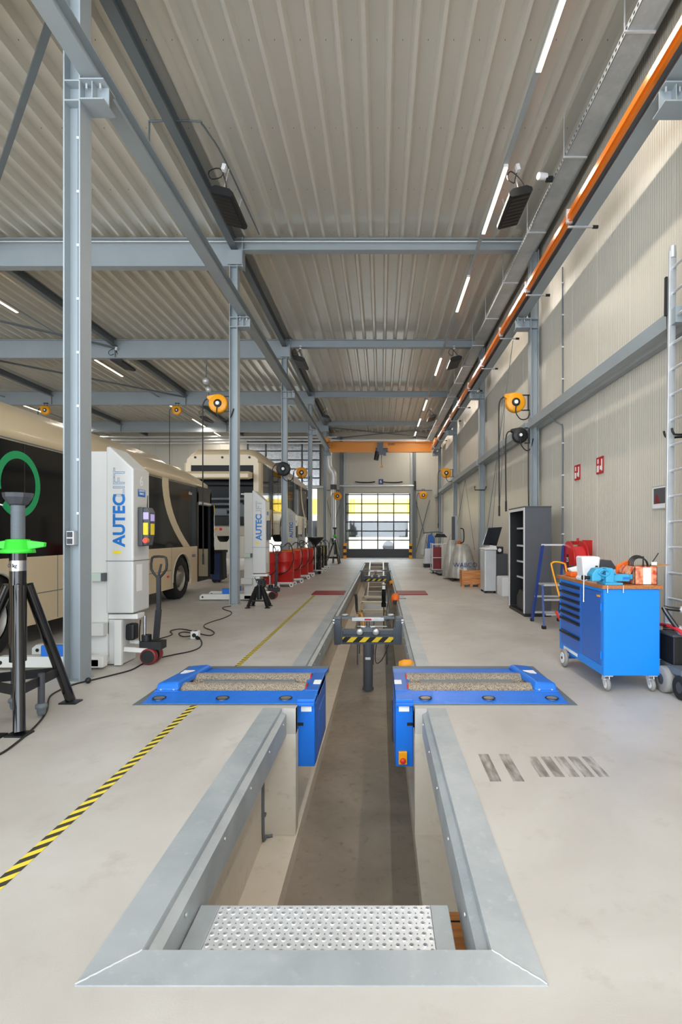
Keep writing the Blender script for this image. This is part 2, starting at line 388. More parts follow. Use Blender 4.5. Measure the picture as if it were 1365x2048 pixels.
for s, xa, xb in ((-1, PX0, IX0), (1, PX1, IX1)):
    m = MB(); n = 14
    m.tube([(xa+(xb-xa)*i/n+random.uniform(-.003, .003), 1.766+.146*i/n, .004) for i in range(n+1)], .004, 6, 1); fr.part('weld_seam', m, 'alu', world=True)
fr2 = Thing('pit_edge_frame', (PC, 6.02, 0), 'galvanised steel edge frame running along the pit beyond the blue rollers to the far end', 'steel frame')
rails(6.02, 28.0, fr2, False)
fr2.part('end_plate', MB().box(PX0, PX1, 27.86, 28.01, -.006, .004), 'galvanised', world=True)

# ---- right wall: ribbed panels
def panel_mesh(width, z0, z1, ribs=20, depth=.0032):
    m = MB(); p = width/ribs; prof = [(0, .012), (.006, 0)]
    for k in range(ribs):
        c = (k+.5)*p; prof += [(c-.008, 0), (c-.003, depth), (c+.003, depth), (c+.008, 0)]
    prof += [(width-.006, 0), (width, .012)]
    vs = [(d, y, z0) for y, d in prof]+[(d, y, z1) for y, d in prof]; n = len(prof)
    return m.add(vs, [(i, i+1, n+i+1, n+i) for i in range(n-1)])
wr = struct('wall_right', MB().box(XW+.013, XW+.12, YN, YE+.2, -.22, 8.1), 'cladding')
pm = panel_mesh(1.1, 0, 8.0).mesh('panel', 'cladding')
y = YN+.3
while y < YE:
    o = link('panel', pm, wr); o.location = (XW, y, 0); y += 1.1
# ---- far wall with the two doors (openings x -7.6..-3.6 and -2.2..1.78)
D1 = (-2.20, 1.77); D2 = (-8.2, -3.75); DZ = 4.0
we = MB()
for x0, x1, z0, z1 in ((XL, D2[0], -.22, 8.1), (D2[0], D2[1], 4.3, 8.1), (D2[1], D1[0], -.22, 8.1), (D1[0], D1[1], DZ, 8.1), (D1[1], XW+.12, -.22, 8.1)): we.box(x0, x1, YE, YE+.12, z0, z1)
we_o = struct('wall_back', we, 'cladding_end')
def bp(x0, x1, z0, z1):
    o = MB().box(x0+.008, x1-.008, YE-.02, YE-.001, z0, z1); return spart('panel', o, 'cladding_end', we_o)
x = XL
while x < XW-.3:
    x1 = min(x+1.0, XW)
    for lo, hi, zz in ((D2[0], D2[1], 4.3), (D1[0], D1[1], DZ)):
        pass
    z0 = 0
    mid = (x+x1)/2
    if D2[0] < mid < D2[1]: z0 = 4.3
    if D1[0] < mid < D1[1]: z0 = DZ
    bp(x, x1, z0+.02, 7.85)
    x = x1
struct('wall_left', MB().box(XL-.12, XL, YN, YE+.2, -.22, 8.1), 'cladding')

# ---- trapezoidal roof deck
ce = struct('ceiling', MB().box(XL-.1, XW+.12, YN, YE+.2, 7.99, 8.1), 'deck')
pitch = .333
def deck_sheet(L, n=3):
    m = MB(); prof = []
    for k in range(n):
        b = k*pitch; prof += [(b, 0), (b+.05, 0), (b+.088, .13), (b+.295, .13)]
    prof.append((n*pitch, 0)); q = len(prof)
    vs = [(x, 0, z) for x, z in prof]+[(x, L, z) for x, z in prof]
    return m.add(vs, [(i, i+1, q+i+1, q+i) for i in range(q-1)])
dm = deck_sheet(YE-YN).mesh('deck_sheet', 'deck')
sc_m = MB()
for k in range(3):
    for yy in [1.5*i+.4 for i in range(24)]: sc_m.box(k*pitch+.186, k*pitch+.192, yy, yy+.012, .113, .126)
sc_me = sc_m.mesh('fixings', 'steel_dark')
x = XW-.999
while x > XL-1:
    o = link('deck_sheet', dm, ce); o.location = (x, YN, ZC); 
    if x > -6: f_ = link('fixings', sc_me, o); 
    x -= .999

# ================================================================ STEEL FRAME
CY = [5.37, 11.24, 17.1, 23.3, 29.5]
def h_section(m, x0, x1, y0, y1, z0, z1, t=.014):
    m.box(x0, x0+t, y0, y1, z0, z1); m.box(x1-t, x1, y0, y1, z0, z1)
    ym = (y0+y1)/2; m.box(x0+t, x1-t, ym-.006, ym+.006, z0, z1)
names = ['nearest', 'second', 'third', 'fourth', 'farthest']
for i, Y in enumerate(CY):
    c = Thing('steel_column', (-3.13, Y+.1, 0), 'blue grey steel column left of the pit, %s from the camera' % names[i], 'column')
    m = MB(); h_section(m, -3.217, -3.045, Y, Y+.21, 0, 7.50); c.part('shaft', m, 'steel_paint', world=True)
    c.part('base_plate', MB().box(-3.24, -3.02, Y-.01, Y+.22, 0, .012), 'steel_paint', world=True)
    m = MB()
    for z in (6.08, 5.88): m.box(-3.203, -3.059, Y+.001, Y+.098, z, z+.014); m.box(-3.045, -2.80, Y-.02, Y+.23, z, z+.014)
    m.box(-3.045, -2.80, Y+.09, Y+.105, 5.894, 6.08); m.box(-2.93, -2.92, Y, Y+.2, 5.894, 6.08)
    b = c.part('bracket', m, 'steel_paint', world=True)
    m = MB()
    for xx in (-3.0, -2.86):
        m.cyl((xx, Y+.04, 6.03), (xx, Y+.04, 6.125), .012, n=6)
    c.part('bolts', m, 'alu', b, world=True)
    c.part('cap_plate', MB().box(-3.25, -2.94, Y-.02, Y+.23, 7.20, 7.50), 'steel_paint', world=True)
for i, Y in enumerate(CY):
    c = Thing('steel_column', (3.2, Y+.1, 0), 'blue grey steel column against the right wall, %s from the camera' % names[i], 'column')
    m = MB(); h_section(m, 3.165, 3.34, Y, Y+.21, 0, 7.52); c.part('shaft', m, 'steel_paint', world=True)
    m = MB()
    for z in (6.05, 5.86): m.box(2.86, 3.165, Y-.02, Y+.23, z, z+.014)
    m.box(2.86, 3.165, Y+.09, Y+.105, 5.874, 6.05); m.box(2.98, 2.992, Y, Y+.2, 5.874, 6.05)
    for z in (6.05, 5.86): m.box(3.18, 3.325, Y+.001, Y+.098, z, z+.014)
    b = c.part('bracket', m, 'steel_paint', world=True)
    m = MB()
    for xx in (2.9, 3.04): m.cyl((xx, Y+.04, 6.0), (xx, Y+.04, 6.10), .012, n=6)
    c.part('bolts', m, 'alu', b, world=True)
for i, Y in enumerate(CY):
    c = Thing('roof_beam', (0, Y+.1, 7.2), 'blue grey steel beam crossing under the roof, %s' % ['overhead in front of the camera', 'nearest in the picture', 'second in the picture', 'third in the picture', 'fourth and farthest in the picture'][i], 'beam')
    c.part('deep_section', MB().ibeam('x', XL, -2.95, Y+.105, 7.17, .2, .60, .016), 'steel_paint', world=True)
    c.part('shallow_section', MB().ibeam('x', -2.93, 3.30, Y+.105, 7.52, .18, .25, .014), 'steel_paint', world=True)
    m = MB().box(-2.95, -2.93, Y, Y+.21, 7.15, 7.78)
    for xx in (-8.6, -14.5): m.box(xx-.008, xx+.008, Y+.01, Y+.2, 7.19, 7.75)
    c.part('end_plate', m, 'steel_paint', world=True)
    if i == 1: c.part('conduit', MB().tube([(XL, Y-.012, 7.68), (3.1, Y-.012, 7.68)], .012, 6, 0), 'plastic_white', world=True)  # white tube added for the highlight line along the beam flange
for x, lb in ((-3.13, 'above the left columns'), (-8.6, 'over the first bus bay'), (-14.5, 'farthest to the left')):
    single('roof_purlin', MB().ibeam('y', YN, YE, x, 7.56, .15, .21), 'steel_dark', (x, 0, 7.56), 'long dark grey purlin running lengthwise under the roof, '+lb, 'beam')
single('eaves_beam', MB().ibeam('y', YN, YE, 3.22, 7.53, .17, .24), 'steel_paint', (3.22, 0, 7.53), 'blue grey beam along the top of the right wall', 'beam')
# crane runways
r = Thing('crane_runway_beam', (-2.95, 0, 6.1), 'blue grey crane runway beam carried by the left columns', 'beam')
r.part('beam', MB().ibeam('y', YN, 30.2, -2.95, 6.126, .18, .21), 'steel_paint', world=True)
r.part('crane_rail', MB().box(-2.97, -2.93, YN, 30.2, 6.337, 6.37), 'steel_dark', world=True)
r = Thing('crane_runway_beam', (2.98, 0, 6.1), 'blue grey crane runway beam along the right wall behind the orange conductor rail', 'beam')
r.part('beam', MB().ibeam('y', YN, 30.2, 2.99, 6.10, .20, .21), 'steel_paint', world=True)
r.part('crane_rail', MB().box(2.97, 3.01, YN, 30.2, 6.311, 6.345), 'steel_dark', world=True)
r = Thing('conductor_rail', (2.82, 0, 6.25), 'glossy orange conductor rail hung along the right crane runway', 'rail')
m = MB().box(2.80, 2.845, YN, 29.9, 6.16, 6.33); m.box(2.772, 2.80, YN, 29.9, 6.20, 6.25); r.part('rail', m, 'rail_orange', world=True)
y = 7.94; k = 0
while y < 29:
    a = r.part('support_arm', MB().box(2.79, 3.20, y-.015, y+.015, 6.075, 6.098), 'alu', world=True)
    m = MB().cyl((3.16, y, 6.087), (3.24, y, 6.087), .026, n=8); r.part('end_cap', m, 'black', a, world=True)
    r.part('clamp', MB().box(2.765, 2.855, y-.02, y+.02, 6.14, 6.345), 'alu', a, world=True)
    y += 2.27; k += 1
# roof bracing
for n_, (a, b, l) in enumerate((((-3.1, 5.4, 7.5), (-8.6, 11.2, 7.5), 'nearest, left of the first column'), ((-8.6, 17.1, 7.5), (-14.5, 11.2, 7.5), 'second bay on the left'), ((-8.6, 23.3, 7.5), (-14.5, 17.1, 7.5), 'third bay on the left'),
        ((-3.1, 29.6, 7.45), (3.1, 32.9, 7.45), 'falling right above the orange crane'), ((3.1, 29.6, 7.40), (-3.1, 32.9, 7.40), 'falling left above the orange crane'))):
    single('roof_brace', MB().bar(a, b, .08, .05), 'steel_dark', a, 'grey diagonal roof brace, '+l, 'brace')
# girt along the wall
g = Thing('wall_girt', (3.3, 0, 3.8), 'grey horizontal steel rail along the right wall at mid height', 'rail')
g.part('rail', MB().box(3.31, 3.41, 5.59, YE, 3.73, 3.90), 'steel_paint', world=True)
g.part('rail', MB().box(3.345, 3.41, YN, 5.36, 3.73, 3.90), 'steel_paint', world=True, label='short length nearest the camera')
for i in range(4):
    g.part('rail', MB().box(3.10, 3.22, CY[i]+.22, CY[i+1]-.02, 3.73, 3.90), 'steel_paint', world=True)
# perforated cable tray along the eaves
ct = Thing('cable_tray', (2.92, 0, 7.2), 'perforated steel cable tray hung along the right edge of the roof', 'cable tray')
m = MB().box(2.78, 3.08, YN, YE-.1, 7.18, 7.19).box(2.775, 2.785, YN, YE-.1, 7.18, 7.25).box(3.075, 3.085, YN, YE-.1, 7.18, 7.25)
tr = ct.part('tray', m, 'galvanised', world=True)
m = MB(); y = 5.0
while y < 14: m.box(2.771, 2.7755, y, y+.03, 7.20, 7.225); y += .09
ct.part('slots', m, 'black', tr, world=True)['kind'] = 'stuff'
m = MB().tube([(2.86, YN, 7.205), (2.86, YE-.3, 7.205)], .018, 6, 0).tube([(2.93, YN, 7.203), (2.93, YE-.3, 7.203)], .014, 6, 0); ct.part('cables', m, 'black', world=True)
y = 4.0
while y < YE-1:
    ct.part('hanger', MB().box(2.74, 3.10, y-.012, y+.012, 7.16, 7.18).bar((2.75, y, 7.17), (2.75, y, 7.8), .012, .012), 'alu', world=True); y += 2.0
# conduit on the wall
wc = Thing('wall_conduit', (3.4, 9.96, 1.3), 'thin grey conduit dropping down the right wall behind the red hose reel', 'conduit')
m = MB().tube([(3.40, 9.96, 6.5), (3.40, 9.96, 5.2), (3.40, 9.96, 4.1), (3.36, 9.98, 4.0), (3.20, 10.02, 3.93), (3.18, 10.02, 3.7), (3.36, 9.98, 3.56), (3.40, 9.96, 3.45), (3.40, 9.96, 2.5), (3.40, 9.96, 1.25)], .013, 8, 4)
wc.part('pipe', m, 'steel_dark', world=True)
for z in (6.2, 5.6, 5.0, 4.4, 3.2, 2.6, 2.0, 1.5): wc.part('clip', MB().box(3.38, 3.42, 9.935, 9.985, z-.01, z+.012), 'plastic_white', world=True)

# ================================================================ FAR DOORS
fd = Thing('sectional_door', ((D1[0]+D1[1])/2, YE-.05, 0), 'closed glazed sectional door with dark frame at the far end of the pit', 'door')
x0, x1 = D1; cols = 4; rows = 6; zb = .55; cw = (x1-x0)/cols; rh = (DZ-zb-.06)/rows
fd.part('kick_panel', MB().box(x0, x1, YE-.06, YE, .01, zb), 'dark_grey', world=True)
for k in range(rows+1): fd.part('cross_bar', MB().box(x0, x1, YE-.07, YE-.01, zb+k*rh-.035, zb+k*rh+.035), 'dark_grey', world=True)
for k in range(cols+1): fd.part('upright_bar', MB().box(x0+k*cw-.035, x0+k*cw+.035, YE-.075, YE-.012, zb-.02, DZ), 'dark_grey', world=True)
for r_ in range(rows):
    for c_ in range(cols):
        fd.part('pane', MB().box(x0+c_*cw+.03, x0+(c_+1)*cw-.03, YE-.045, YE-.035, zb+r_*rh+.03, zb+(r_+1)*rh-.03), 'pane_glass', world=True)
fd.part('door_track', MB().box(x0-.12, x0-.03, YE-.12, YE-.02, 0, 6.8), 'galvanised', world=True)
fd.part('door_track', MB().box(x1+.03, x1+.12, YE-.12, YE-.02, 0, 6.8), 'galvanised', world=True)
m = MB().tube([(x0-.35, YE-.22, 4.47), (x1+.35, YE-.22, 4.47)], .07, 10, 0); fd.part('torsion_shaft', m, 'alu', world=True)
# raised leaf of the neighbouring door
ld = Thing('sectional_door', ((D2[0]+D2[1])/2, YE-.3, 4.3), 'raised glazed sectional door above the bright opening behind the lifted bus', 'door')
x0, x1 = D2
for k in range(6): ld.part('cross_bar', MB().box(x0, x1, YE-.40, YE-.33, 4.35+k*.55, 4.43+k*.55), 'dark_grey', world=True)
for k in range(5): ld.part('upright_bar', MB().box(x0+k*(x1-x0)/4-.04, x0+k*(x1-x0)/4+.04, YE-.41, YE-.34, 4.35, 7.2), 'dark_grey', world=True)
for r_ in range(5):
    for c_ in range(4):
        w4 = (x1-x0)/4; ld.part('pane', MB().box(x0+c_*w4+.05, x0+(c_+1)*w4-.05, YE-.375, YE-.365, 4.43+r_*.55, 4.90+r_*.55), 'foil', world=True)
ld.part('torsion_shaft', MB().tube([(x0-.2, YE-.5, 4.4), (x1+.2, YE-.5, 4.4)], .07, 8, 0), 'alu', world=True)
m = MB()
for k, z in enumerate((6.9, 7.05, 7.2)): m.tube([(XL+2, YE-1.4-.2*k, z), (-2.6, YE-1.4-.2*k, z)], .05, 8, 0)
single('pipe_run', m, 'alu', (-10, YE-1.4, 6.9), 'bundle of silver pipes crossing above the raised door at the far end', 'pipes')
for x, l in ((D1[0]-.28, 'left'), (D1[1]+.28, 'right')):
    single('far_wall_post', MB().box(x-.09, x+.09, YE-.28, YE-.13, 0, 7.5), 'steel_dark', (x, YE-.2, 0), 'grey steel post on the %s of the far glazed door' % l, 'post')
for x, l in ((D1[0]-.02, 'left'), (D1[1]+.02, 'right')):
    o = single('guard_post', MB().box(x-.09, x+.09, YE-.62, YE-.42, 0, .95), 'post_stripes', (x, YE-.5, 0), 'yellow and black striped guard post at the %s foot of the far door' % l, 'post')
n6 = Thing('number_sign', (-.15, YE-.05, 4.72), 'small blue sign with a white 6 above the far door', 'sign')
n6.part('plate', MB().box(-.16, .12, YE-.06, YE-.022, 4.58, 4.90), 'sign_blue', world=True)
textpart('numeral', '6', .28, 'paper', n6.o, (.13, -.015, .02), FACE_Y)
for s, l in ((-1, 'left'), (1, 'right')):
    xm = -.15+s*.85; m = MB().tube([(xm-.62, YE-.058, 4.74), (xm-.3, YE-.058, 4.70), (xm+.3, YE-.058, 4.70), (xm+.62, YE-.058, 4.74)], .035, 8)
    single('rubber_seal', m, 'black', (xm, YE-.35, 4.7), 'dark sagging strip above the far door, %s of the number sign' % l, 'strip')
# wind braces beside the door
for i, (x, l) in enumerate(((-2.95, 'left'), (2.55, 'right'))):
    m = MB().bar((x-.42, YE-.1, .3), (x+.45, YE-.1, 3.6), .07, .04).bar((x+.42, YE-.16, .3), (x-.42, YE-.16, 3.6), .07, .04)
    m.bar((x-.6, YE-.12, 4.2), (x+.6, YE-.12, 4.2), .08, .05)
    single('wall_brace', m, 'steel_dark', (x, YE-.1, .3), 'crossed grey wind braces on the far wall, %s of the glazed door' % l, 'brace')
du = Thing('exhaust_duct', (-2.86, 31.8, 1.0), 'silver spiral ventilation duct beside the left post of the far door', 'duct')
m = MB().tube([(-2.86, 31.8, 1.2), (-2.86, 31.8, 4.2)], .15, 12, 0); du.part('pipe', m, 'alu', world=True)
m = MB().tube([(-2.86, 31.8, 4.4), (-2.84, 31.8, 5.1), (-3.1, 31.8, 5.6), (-3.1, 31.8, 7.2)], .19, 12, 4); du.part('upper_pipe', m, 'alu', world=True)
du.part('collar', MB().cyl((-2.86, 31.8, 4.15), (-2.86, 31.8, 4.45), .2, n=14), 'dark_grey', world=True)
du.part('nozzle', MB().cyl((-2.86, 31.8, .9), (-2.86, 31.8, 1.25), .13, .16, n=12), 'black', world=True)
# ---- outside, seen through the doors
struct('ground_outside', MB().box(-40, 30, YE+.13, 80, -.3, -.02), 'asphalt')
hb = Thing('opposite_building', (-4, 62, 0), 'white building with a yellow band across the yard behind the doors', 'building')
hb.part('wall', MB().box(-40, 30, 62, 64, -.02, 3.7).box(-40, 30, 62, 64, 5.6, 12), 'house_white', world=True)
hb.part('band', MB().box(-40, 30, 61.95, 64, 3.7, 5.6), 'house_yellow', world=True)

# ================================================================ LIGHTS AND HEATERS
def strip_light(x, y0, z, label, L=1.9, lamp=True, group=None):
    t = Thing('strip_light', (x, y0+L/2, z), label, 'ceiling light', group)
    t.part('housing', MB().box(-.035, .035, -L/2-.02, L/2+.02, .012, .06), 'white_gloss')
    t.part('diffuser', MB().box(-.03, .03, -L/2, L/2, 0, .0125), 'diffuser')
    if lamp:
        ld_ = bpy.data.lights.new('lamp', 'AREA'); ld_.shape = 'RECTANGLE'; ld_.size = .06; ld_.size_y = L; ld_.energy = LAMP_W; ld_.color = LAMP_C
        lo = bpy.data.objects.new('lamp', ld_); C.objects.link(lo); lo.parent = t.o; lo.location = (0, 0, -.012)
Zl = 7.45
seg = [-3.2, 1.0, 4.95, 8.65, 12.35, 18.05, 23.7, 27.5, 31.0]
ordn = ['behind the camera', 'overhead before the camera', 'nearest in view', 'second in view', 'third in view', 'fourth in view', 'fifth in view', 'sixth in view', 'last before the far wall']
for k, y in enumerate(seg): strip_light(2.03, y, Zl, 'glowing linear ceiling light in the right row, '+ordn[k], L=1.9 if y < 30 else 1.2)
single('light_trunking', MB().box(1.995, 2.065, YN, YE-.2, Zl+.062, Zl+.10), 'steel_paint', (2.03, 0, Zl+.06), 'thin grey trunking that carries the right row of ceiling lights', 'trunking')
segL = [(1.0, 'overhead left'), (6.8, 'outside the left edge'), (12.4, 'at the left edge of the picture'), (18.2, 'just right of the nearest column'), (23.8, 'third from the left'), (27.6, 'fourth from the left'), (31.0, 'last by the second column')]
for y, l in segL: strip_light(-9.8, y, Zl, 'glowing linear light over the bus bays, '+l, L=1.9 if y < 30 else 1.3)
single('light_trunking', MB().box(-9.83, -9.77, YN, YE-.2, Zl+.062, Zl+.10), 'steel_paint', (-9.8, 0, Zl+.06), 'thin grey trunking that carries the lights over the bus bays', 'trunking')
for y, l in ((6.0, 'near'), (12.2, 'middle'), (18.0, 'before the yellow reel'), (24.2, 'beside the yellow reel above the first bus'), (29.0, 'rearmost')): strip_light(-16.6, y, Zl, 'glowing linear light far left under the roof, '+l, L=2.1)
single('light_trunking', MB().box(-16.63, -16.57, YN, YE-.2, Zl+.062, Zl+.10), 'steel_paint', (-16.6, 0, Zl+.06), 'thin grey trunking of the far left row of lights', 'trunking')

def heater():
    t = Thing('infrared_heater', (0, 0, 0), 'black infrared heater panel hanging near the first left column', 'heater')
    m = MB().prism([(-.17, -.03), (.17, -.03), (.20, .0), (.20, .05), (.12, .10), (-.12, .10), (-.20, .05), (-.20, 0)], 'y', -.48, .48); t.part('casing', m, 'black')
    m = MB().box(-.15, .15, -.44, .44, -.036, -.030)
    fc = t.part('radiant_face', m, 'heater_face')
    m = MB()
    for k in range(9): m.box(-.15, .15, -.42+k*.105-.004, -.42+k*.105+.004, -.042, -.036)
    t.part('grille', m, 'black_metal', fc)
    m = MB()
    for yy in (-.4, .4): t.part('hanger', MB().bar((0, yy, .1), (0, yy, .46), .012, .012), 'alu')
    t.part('socket', MB().box(-.03, .03, -.62, -.54, .30, .40), 'plastic_white')
    t.part('cable', MB().tube([(0, -.56, .34), (-.05, -.5, .24), (-.14, -.62, .10), (-.22, -.60, .22), (-.10, -.52, .36), (.02, -.50, .22), (.08, -.47, .08)], .009, 6), 'black')
    return t.o
h0 = heater(); h0.location = (-2.68, 9.35, 7.2); h0.rotation_euler = (0, .25, 0)
hl = [((2.34, 9.35, 7.2), -.25, 'black infrared heater under the roof beside the nearest lights on the right'), ((-2.70, 17.8, 7.2), .25, 'black infrared heater behind the second roof beam, left side'),
      ((2.45, 17.8, 7.2), -.25, 'black infrared heater behind the second roof beam, right side'), ((-2.72, 26.3, 7.2), .25, 'small distant black infrared heater behind the third beam, left side'),
      ((2.5, 26.3, 7.2), -.25, 'small distant black infrared heater behind the third beam, right side'), ((-8.6, 17.7, 7.12), .2, 'black infrared heater hanging over the first bus'), ((-8.62, 26.2, 7.12), .2, 'distant black infrared heater hanging beside the left lights')]
for loc, ry, l in hl:
    o = dup(h0, loc, 0, l); o.rotation_euler = (0, ry, 0)
rc = Thing('roof_conduit', (-3.0, 8, 7.7), 'thin bent grey conduit under the roof feeding the nearest left heater', 'conduit')
rc.part('pipe', MB().tube([(-3.52, 8.06, 7.0), (-3.52, 8.06, 7.68), (-3.45, 8.06, 7.76), (-2.80, 8.06, 7.76), (-2.74, 8.12, 7.76), (-2.70, 8.3, 7.76), (-2.62, 8.9, 7.76), (-2.55, 11.1, 7.76)], .015, 8, 4), 'steel_dark', world=True)
sv = Thing('security_camera', (2.65, 8.6, 7.3), 'small white cylinder camera fixed to the cable tray', 'camera')
sv.part('body', MB().cyl((2.53, 8.55, 7.26), (2.67, 8.6, 7.28), .055, n=14), 'plastic_white', world=True); sv.part('bracket', MB().box(2.66, 2.773, 8.56, 8.62, 7.2, 7.27), 'black', world=True)

# ================================================================ BRIDGE CRANE
bc = Thing('bridge_crane', (0, 28.8, 6.0), 'orange overhead bridge crane spanning the bay before the far wall', 'crane')
bc.part('girder', MB().ibeam('x', -2.78, 2.72, 28.8, 5.93, .30, .55, .03), 'crane_orange', world=True)
bc.part('end_carriage', MB().box(-3.05, -2.80, 28.2, 29.4, 6.40, 6.62).box(-3.0, -2.70, 28.7, 28.9, 6.3, 6.41), 'crane_orange', world=True)
bc.part('end_carriage', MB().box(2.86, 3.08, 28.2, 29.4, 6.40, 6.62).box(2.70, 3.0, 28.7, 28.9, 6.36, 6.41), 'crane_orange', world=True)
bc.part('festoon_track', MB().box(-2.7, 2.6, 28.46, 28.50, 6.50, 6.54), 'alu', world=True)
m = MB()
for k in range(9): m.box(-2.55+k*.085, -2.49+k*.085, 28.786, 28.793, 6.32, 6.40)
bc.part('lettering', m, 'black', world=True)['kind'] = 'stuff'
textpart('capacity_number', '2580', .19, 'black', bc.o, (.55, -.03, .36), FACE_Y)
ho = bc.part('hoist', MB().box(-.22, .10, 28.35, 28.62, 5.75, 6.40).cyl((-.3, 28.5, 6.0), (.35, 28.5, 6.0), .12, n=10).box(.1, .26, 28.4, 28.6, 5.7, 6.05), 'jack_grey', world=True)
bc.part('motor', MB().cyl((-.28, 28.45, 5.45), (-.2, 28.45, 5.9), .13, n=12), 'black', ho, world=True)
bc.part('chain', MB().cyl((.02, 28.45, 5.75), (.02, 28.45, 5.3), .012, n=6), 'steel_dark', ho, world=True)
bc.part('hook', MB().tube([(.02, 28.45, 5.32), (.02, 28.45, 5.22), (.07, 28.45, 5.14), (.02, 28.45, 5.08), (-.04, 28.45, 5.12)], .025, 6), 'amber', ho, world=True)
# ================================================================ BRAKE TESTER (blue roller beds on both sides of the pit)
def tester(s, label):
    # s = +1: right of the pit, -1: left.  local x grows away from the pit, origin on the pit side at floor level
    ox = PC + s*.36
    t = Thing('brake_tester', (ox, 4.66, 0), label, 'brake tester', 'roller brake testers')
    X = lambda d: s*d
    W = 1.48                                         # width of the blue bed
    def B(m, x0, x1, y0, y1, z0, z1): m.box(X(x0), X(x1), y0, y1, z0, z1)
    def add(n, fn, m, parent=None, bevel=.004, label=None):
        mb = MB(); fn(mb); return t.part(n, mb, m, parent, bevel=bevel, label=label)
    # galvanised rim let into the floor
    def rim(m):
        B(m, .155, 1.59, -.01, .035, -.05, .004); B(m, .0, 1.59, 1.27, 1.36, -.05, .004); B(m, 1.53, 1.59, .035, 1.27, -.05, .004)
    add('floor_rim', rim, 'steel_dark', bevel=0)
    # inner box hanging into the pit
    def box(m): m.prism([(X(.0), .03), (X(.0), -.565), (X(.155), -.565), (X(.155), .03)] if s > 0 else [(X(.155), .03), (X(.155), -.565), (X(0), -.565), (X(0), .03)], 'y', .06, .98)
    bx = add('gear_box', box, 'blue_paint', bevel=.006)
    add('side_cover', lambda m: B(m, -.006, 0, .10, .94, -.55, -.02), 'bench_blue_dark', bx)
    add('hatch', lambda m: B(m, -.010, -.004, .30, .78, -.46, -.14), 'blue_paint', bx)
    add('slot', lambda m: B(m, .10, .155, .052, .06, -.20, -.175), 'black', bx, 0)
    add('sticker', lambda m: B(m, .028, .12, .053, .06, -.075, -.02), 'paper', bx, 0)
    # front tread plate, sloping up to the roller
    def fp(m):
        m.prism([(.02, .006), (.30, .040), (.30, .015), (.02, -.02)], 'x', X(.0), X(1.52))
    p = add('tread_plate', fp, 'blue_checker')
    for d in (.27, .84, 1.41):
        zc = .006+(.10-.02)/.28*.034
        def rg(m, d=d):
            m.lathe([(.046, .0), (.048, .003), (.058, .003), (.060, .0)], (X(d), .13, zc+.0085), n=24)
        add('lift_hole', rg, 'black', p, 0)
        def dk(m, d=d): m.cyl((X(d), .13, zc-.004), (X(d), .13, zc+.010), .046, n=22)
        q = add('hole_plug', dk, 'rim', p, 0)
    add('end_skirt', lambda m: m.prism([(X(1.521), .02), (X(1.528), .02), (X(1.528), 1.24), (X(1.521), 1.24)], 'z', -.01, .006), 'blue_checker', bevel=0)
    # back plate
    add('back_plate', lambda m: m.prism([(.92, .045), (1.24, .010), (1.24, -.02), (.92, .02)], 'x', X(0), X(1.52)), 'blue_paint')
    # inner end blocks
    add('end_block', lambda m: (B(m, 0, .12, .30, .92, -.04, .045)), 'bench_blue_dark')
    add('white_tab', lambda m: B(m, .0, .07, .50, .62, .045, .052), 'paper', bevel=0)
    # outer raised cover
    def cov(m):
        vs = [(X(1.30), .30, .04), (X(1.52), .30, .035), (X(1.52), 1.22, .015), (X(1.26), 1.22, .03),
              (X(1.325), .35, .11), (X(1.52), .35, .095), (X(1.48), 1.14, .06), (X(1.29), 1.14, .075)]
        fs = [(0,1,5,4),(1,2,6,5),(2,3,7,6),(3,0,4,7),(4,5,6,7),(3,2,1,0)]; m.add(vs, fs)
    c = add('outer_cover', cov, 'blue_paint', bevel=.02)
    add('flange', lambda m: B(m, 1.30, 1.52, .28, .34, .034, .043), 'blue_paint', c)
    for d in (1.35, 1.47): add('bolt', lambda m, d=d: m.cyl((X(d), .31, .042), (X(d), .31, .052), .012, n=8), 'alu', c, 0)
    add('notice', lambda m: B(m, 1.34, 1.45, .74, .86, .080, .0865), 'paper', c, 0)
    # trough, rollers, middle sensing roller
    add('trough', lambda m: (B(m, .13, 1.33, .30, .92, -.30, -.24), B(m, .13, 1.33, .29, .31, -.3, .03), B(m, .13, 1.33, .91, .93, -.3, .03)), 'black', bevel=0)
    for k, y in enumerate((.455, .80)):
        d0, d1 = (.13-.0*k, 1.31)
        r = add('roller', lambda m: m.cyl((X(d0), y, -.055), (X(d1), y, -.055), .125, n=40), 'roller_grit', bevel=0)
        add('roller_end', lambda m: m.cyl((X(d0-.012), y, -.055), (X(d0), y, -.055), .119, n=32), 'red', r, 0)
        add('roller_end', lambda m: m.cyl((X(d1), y, -.055), (X(d1+.012), y, -.055), .119, n=32), 'red', r, 0)
    sr = add('sensing_roller', lambda m: m.cyl((X(.26), .63, .022), (X(1.18), .63, .022), .028, n=14), 'steel_dark', bevel=0)
    add('sensing_arm', lambda m: (m.bar((X(.24), .63, .02), (X(.24), .68, -.06), .02, .03), m.bar((X(1.20), .63, .02), (X(1.20), .68, -.06), .02, .03)), 'black_metal', sr, 0)
    return t, X
tl, _ = tester(-1, 'blue roller brake tester bed with gritty rollers left of the pit')
tl.o['label'] = 'blue roller brake tester bed with gritty rollers left of the pit'
tr_, X = tester(1, 'blue roller brake tester bed right of the pit, with a red stop button below')
del tr_.o['group']; del tl.o['group']
e = tr_.part('stop_switch', MB().box(.025, .10, .028, .06, -.535, -.425), 'yellow', bevel=.004)
tr_.part('stop_button', MB().lathe([(.0, 0), (.024, 0), (.026, -.012), (.018, -.022), (0, -.024)], (.063, .028, -.50), 'y', 16), 'estop_red', e)
tr_.part('cable', MB().tube([(-.03, .2, -.02), (-.032, .12, -.2), (-.03, .08, -.35)], .008, 6), 'black')
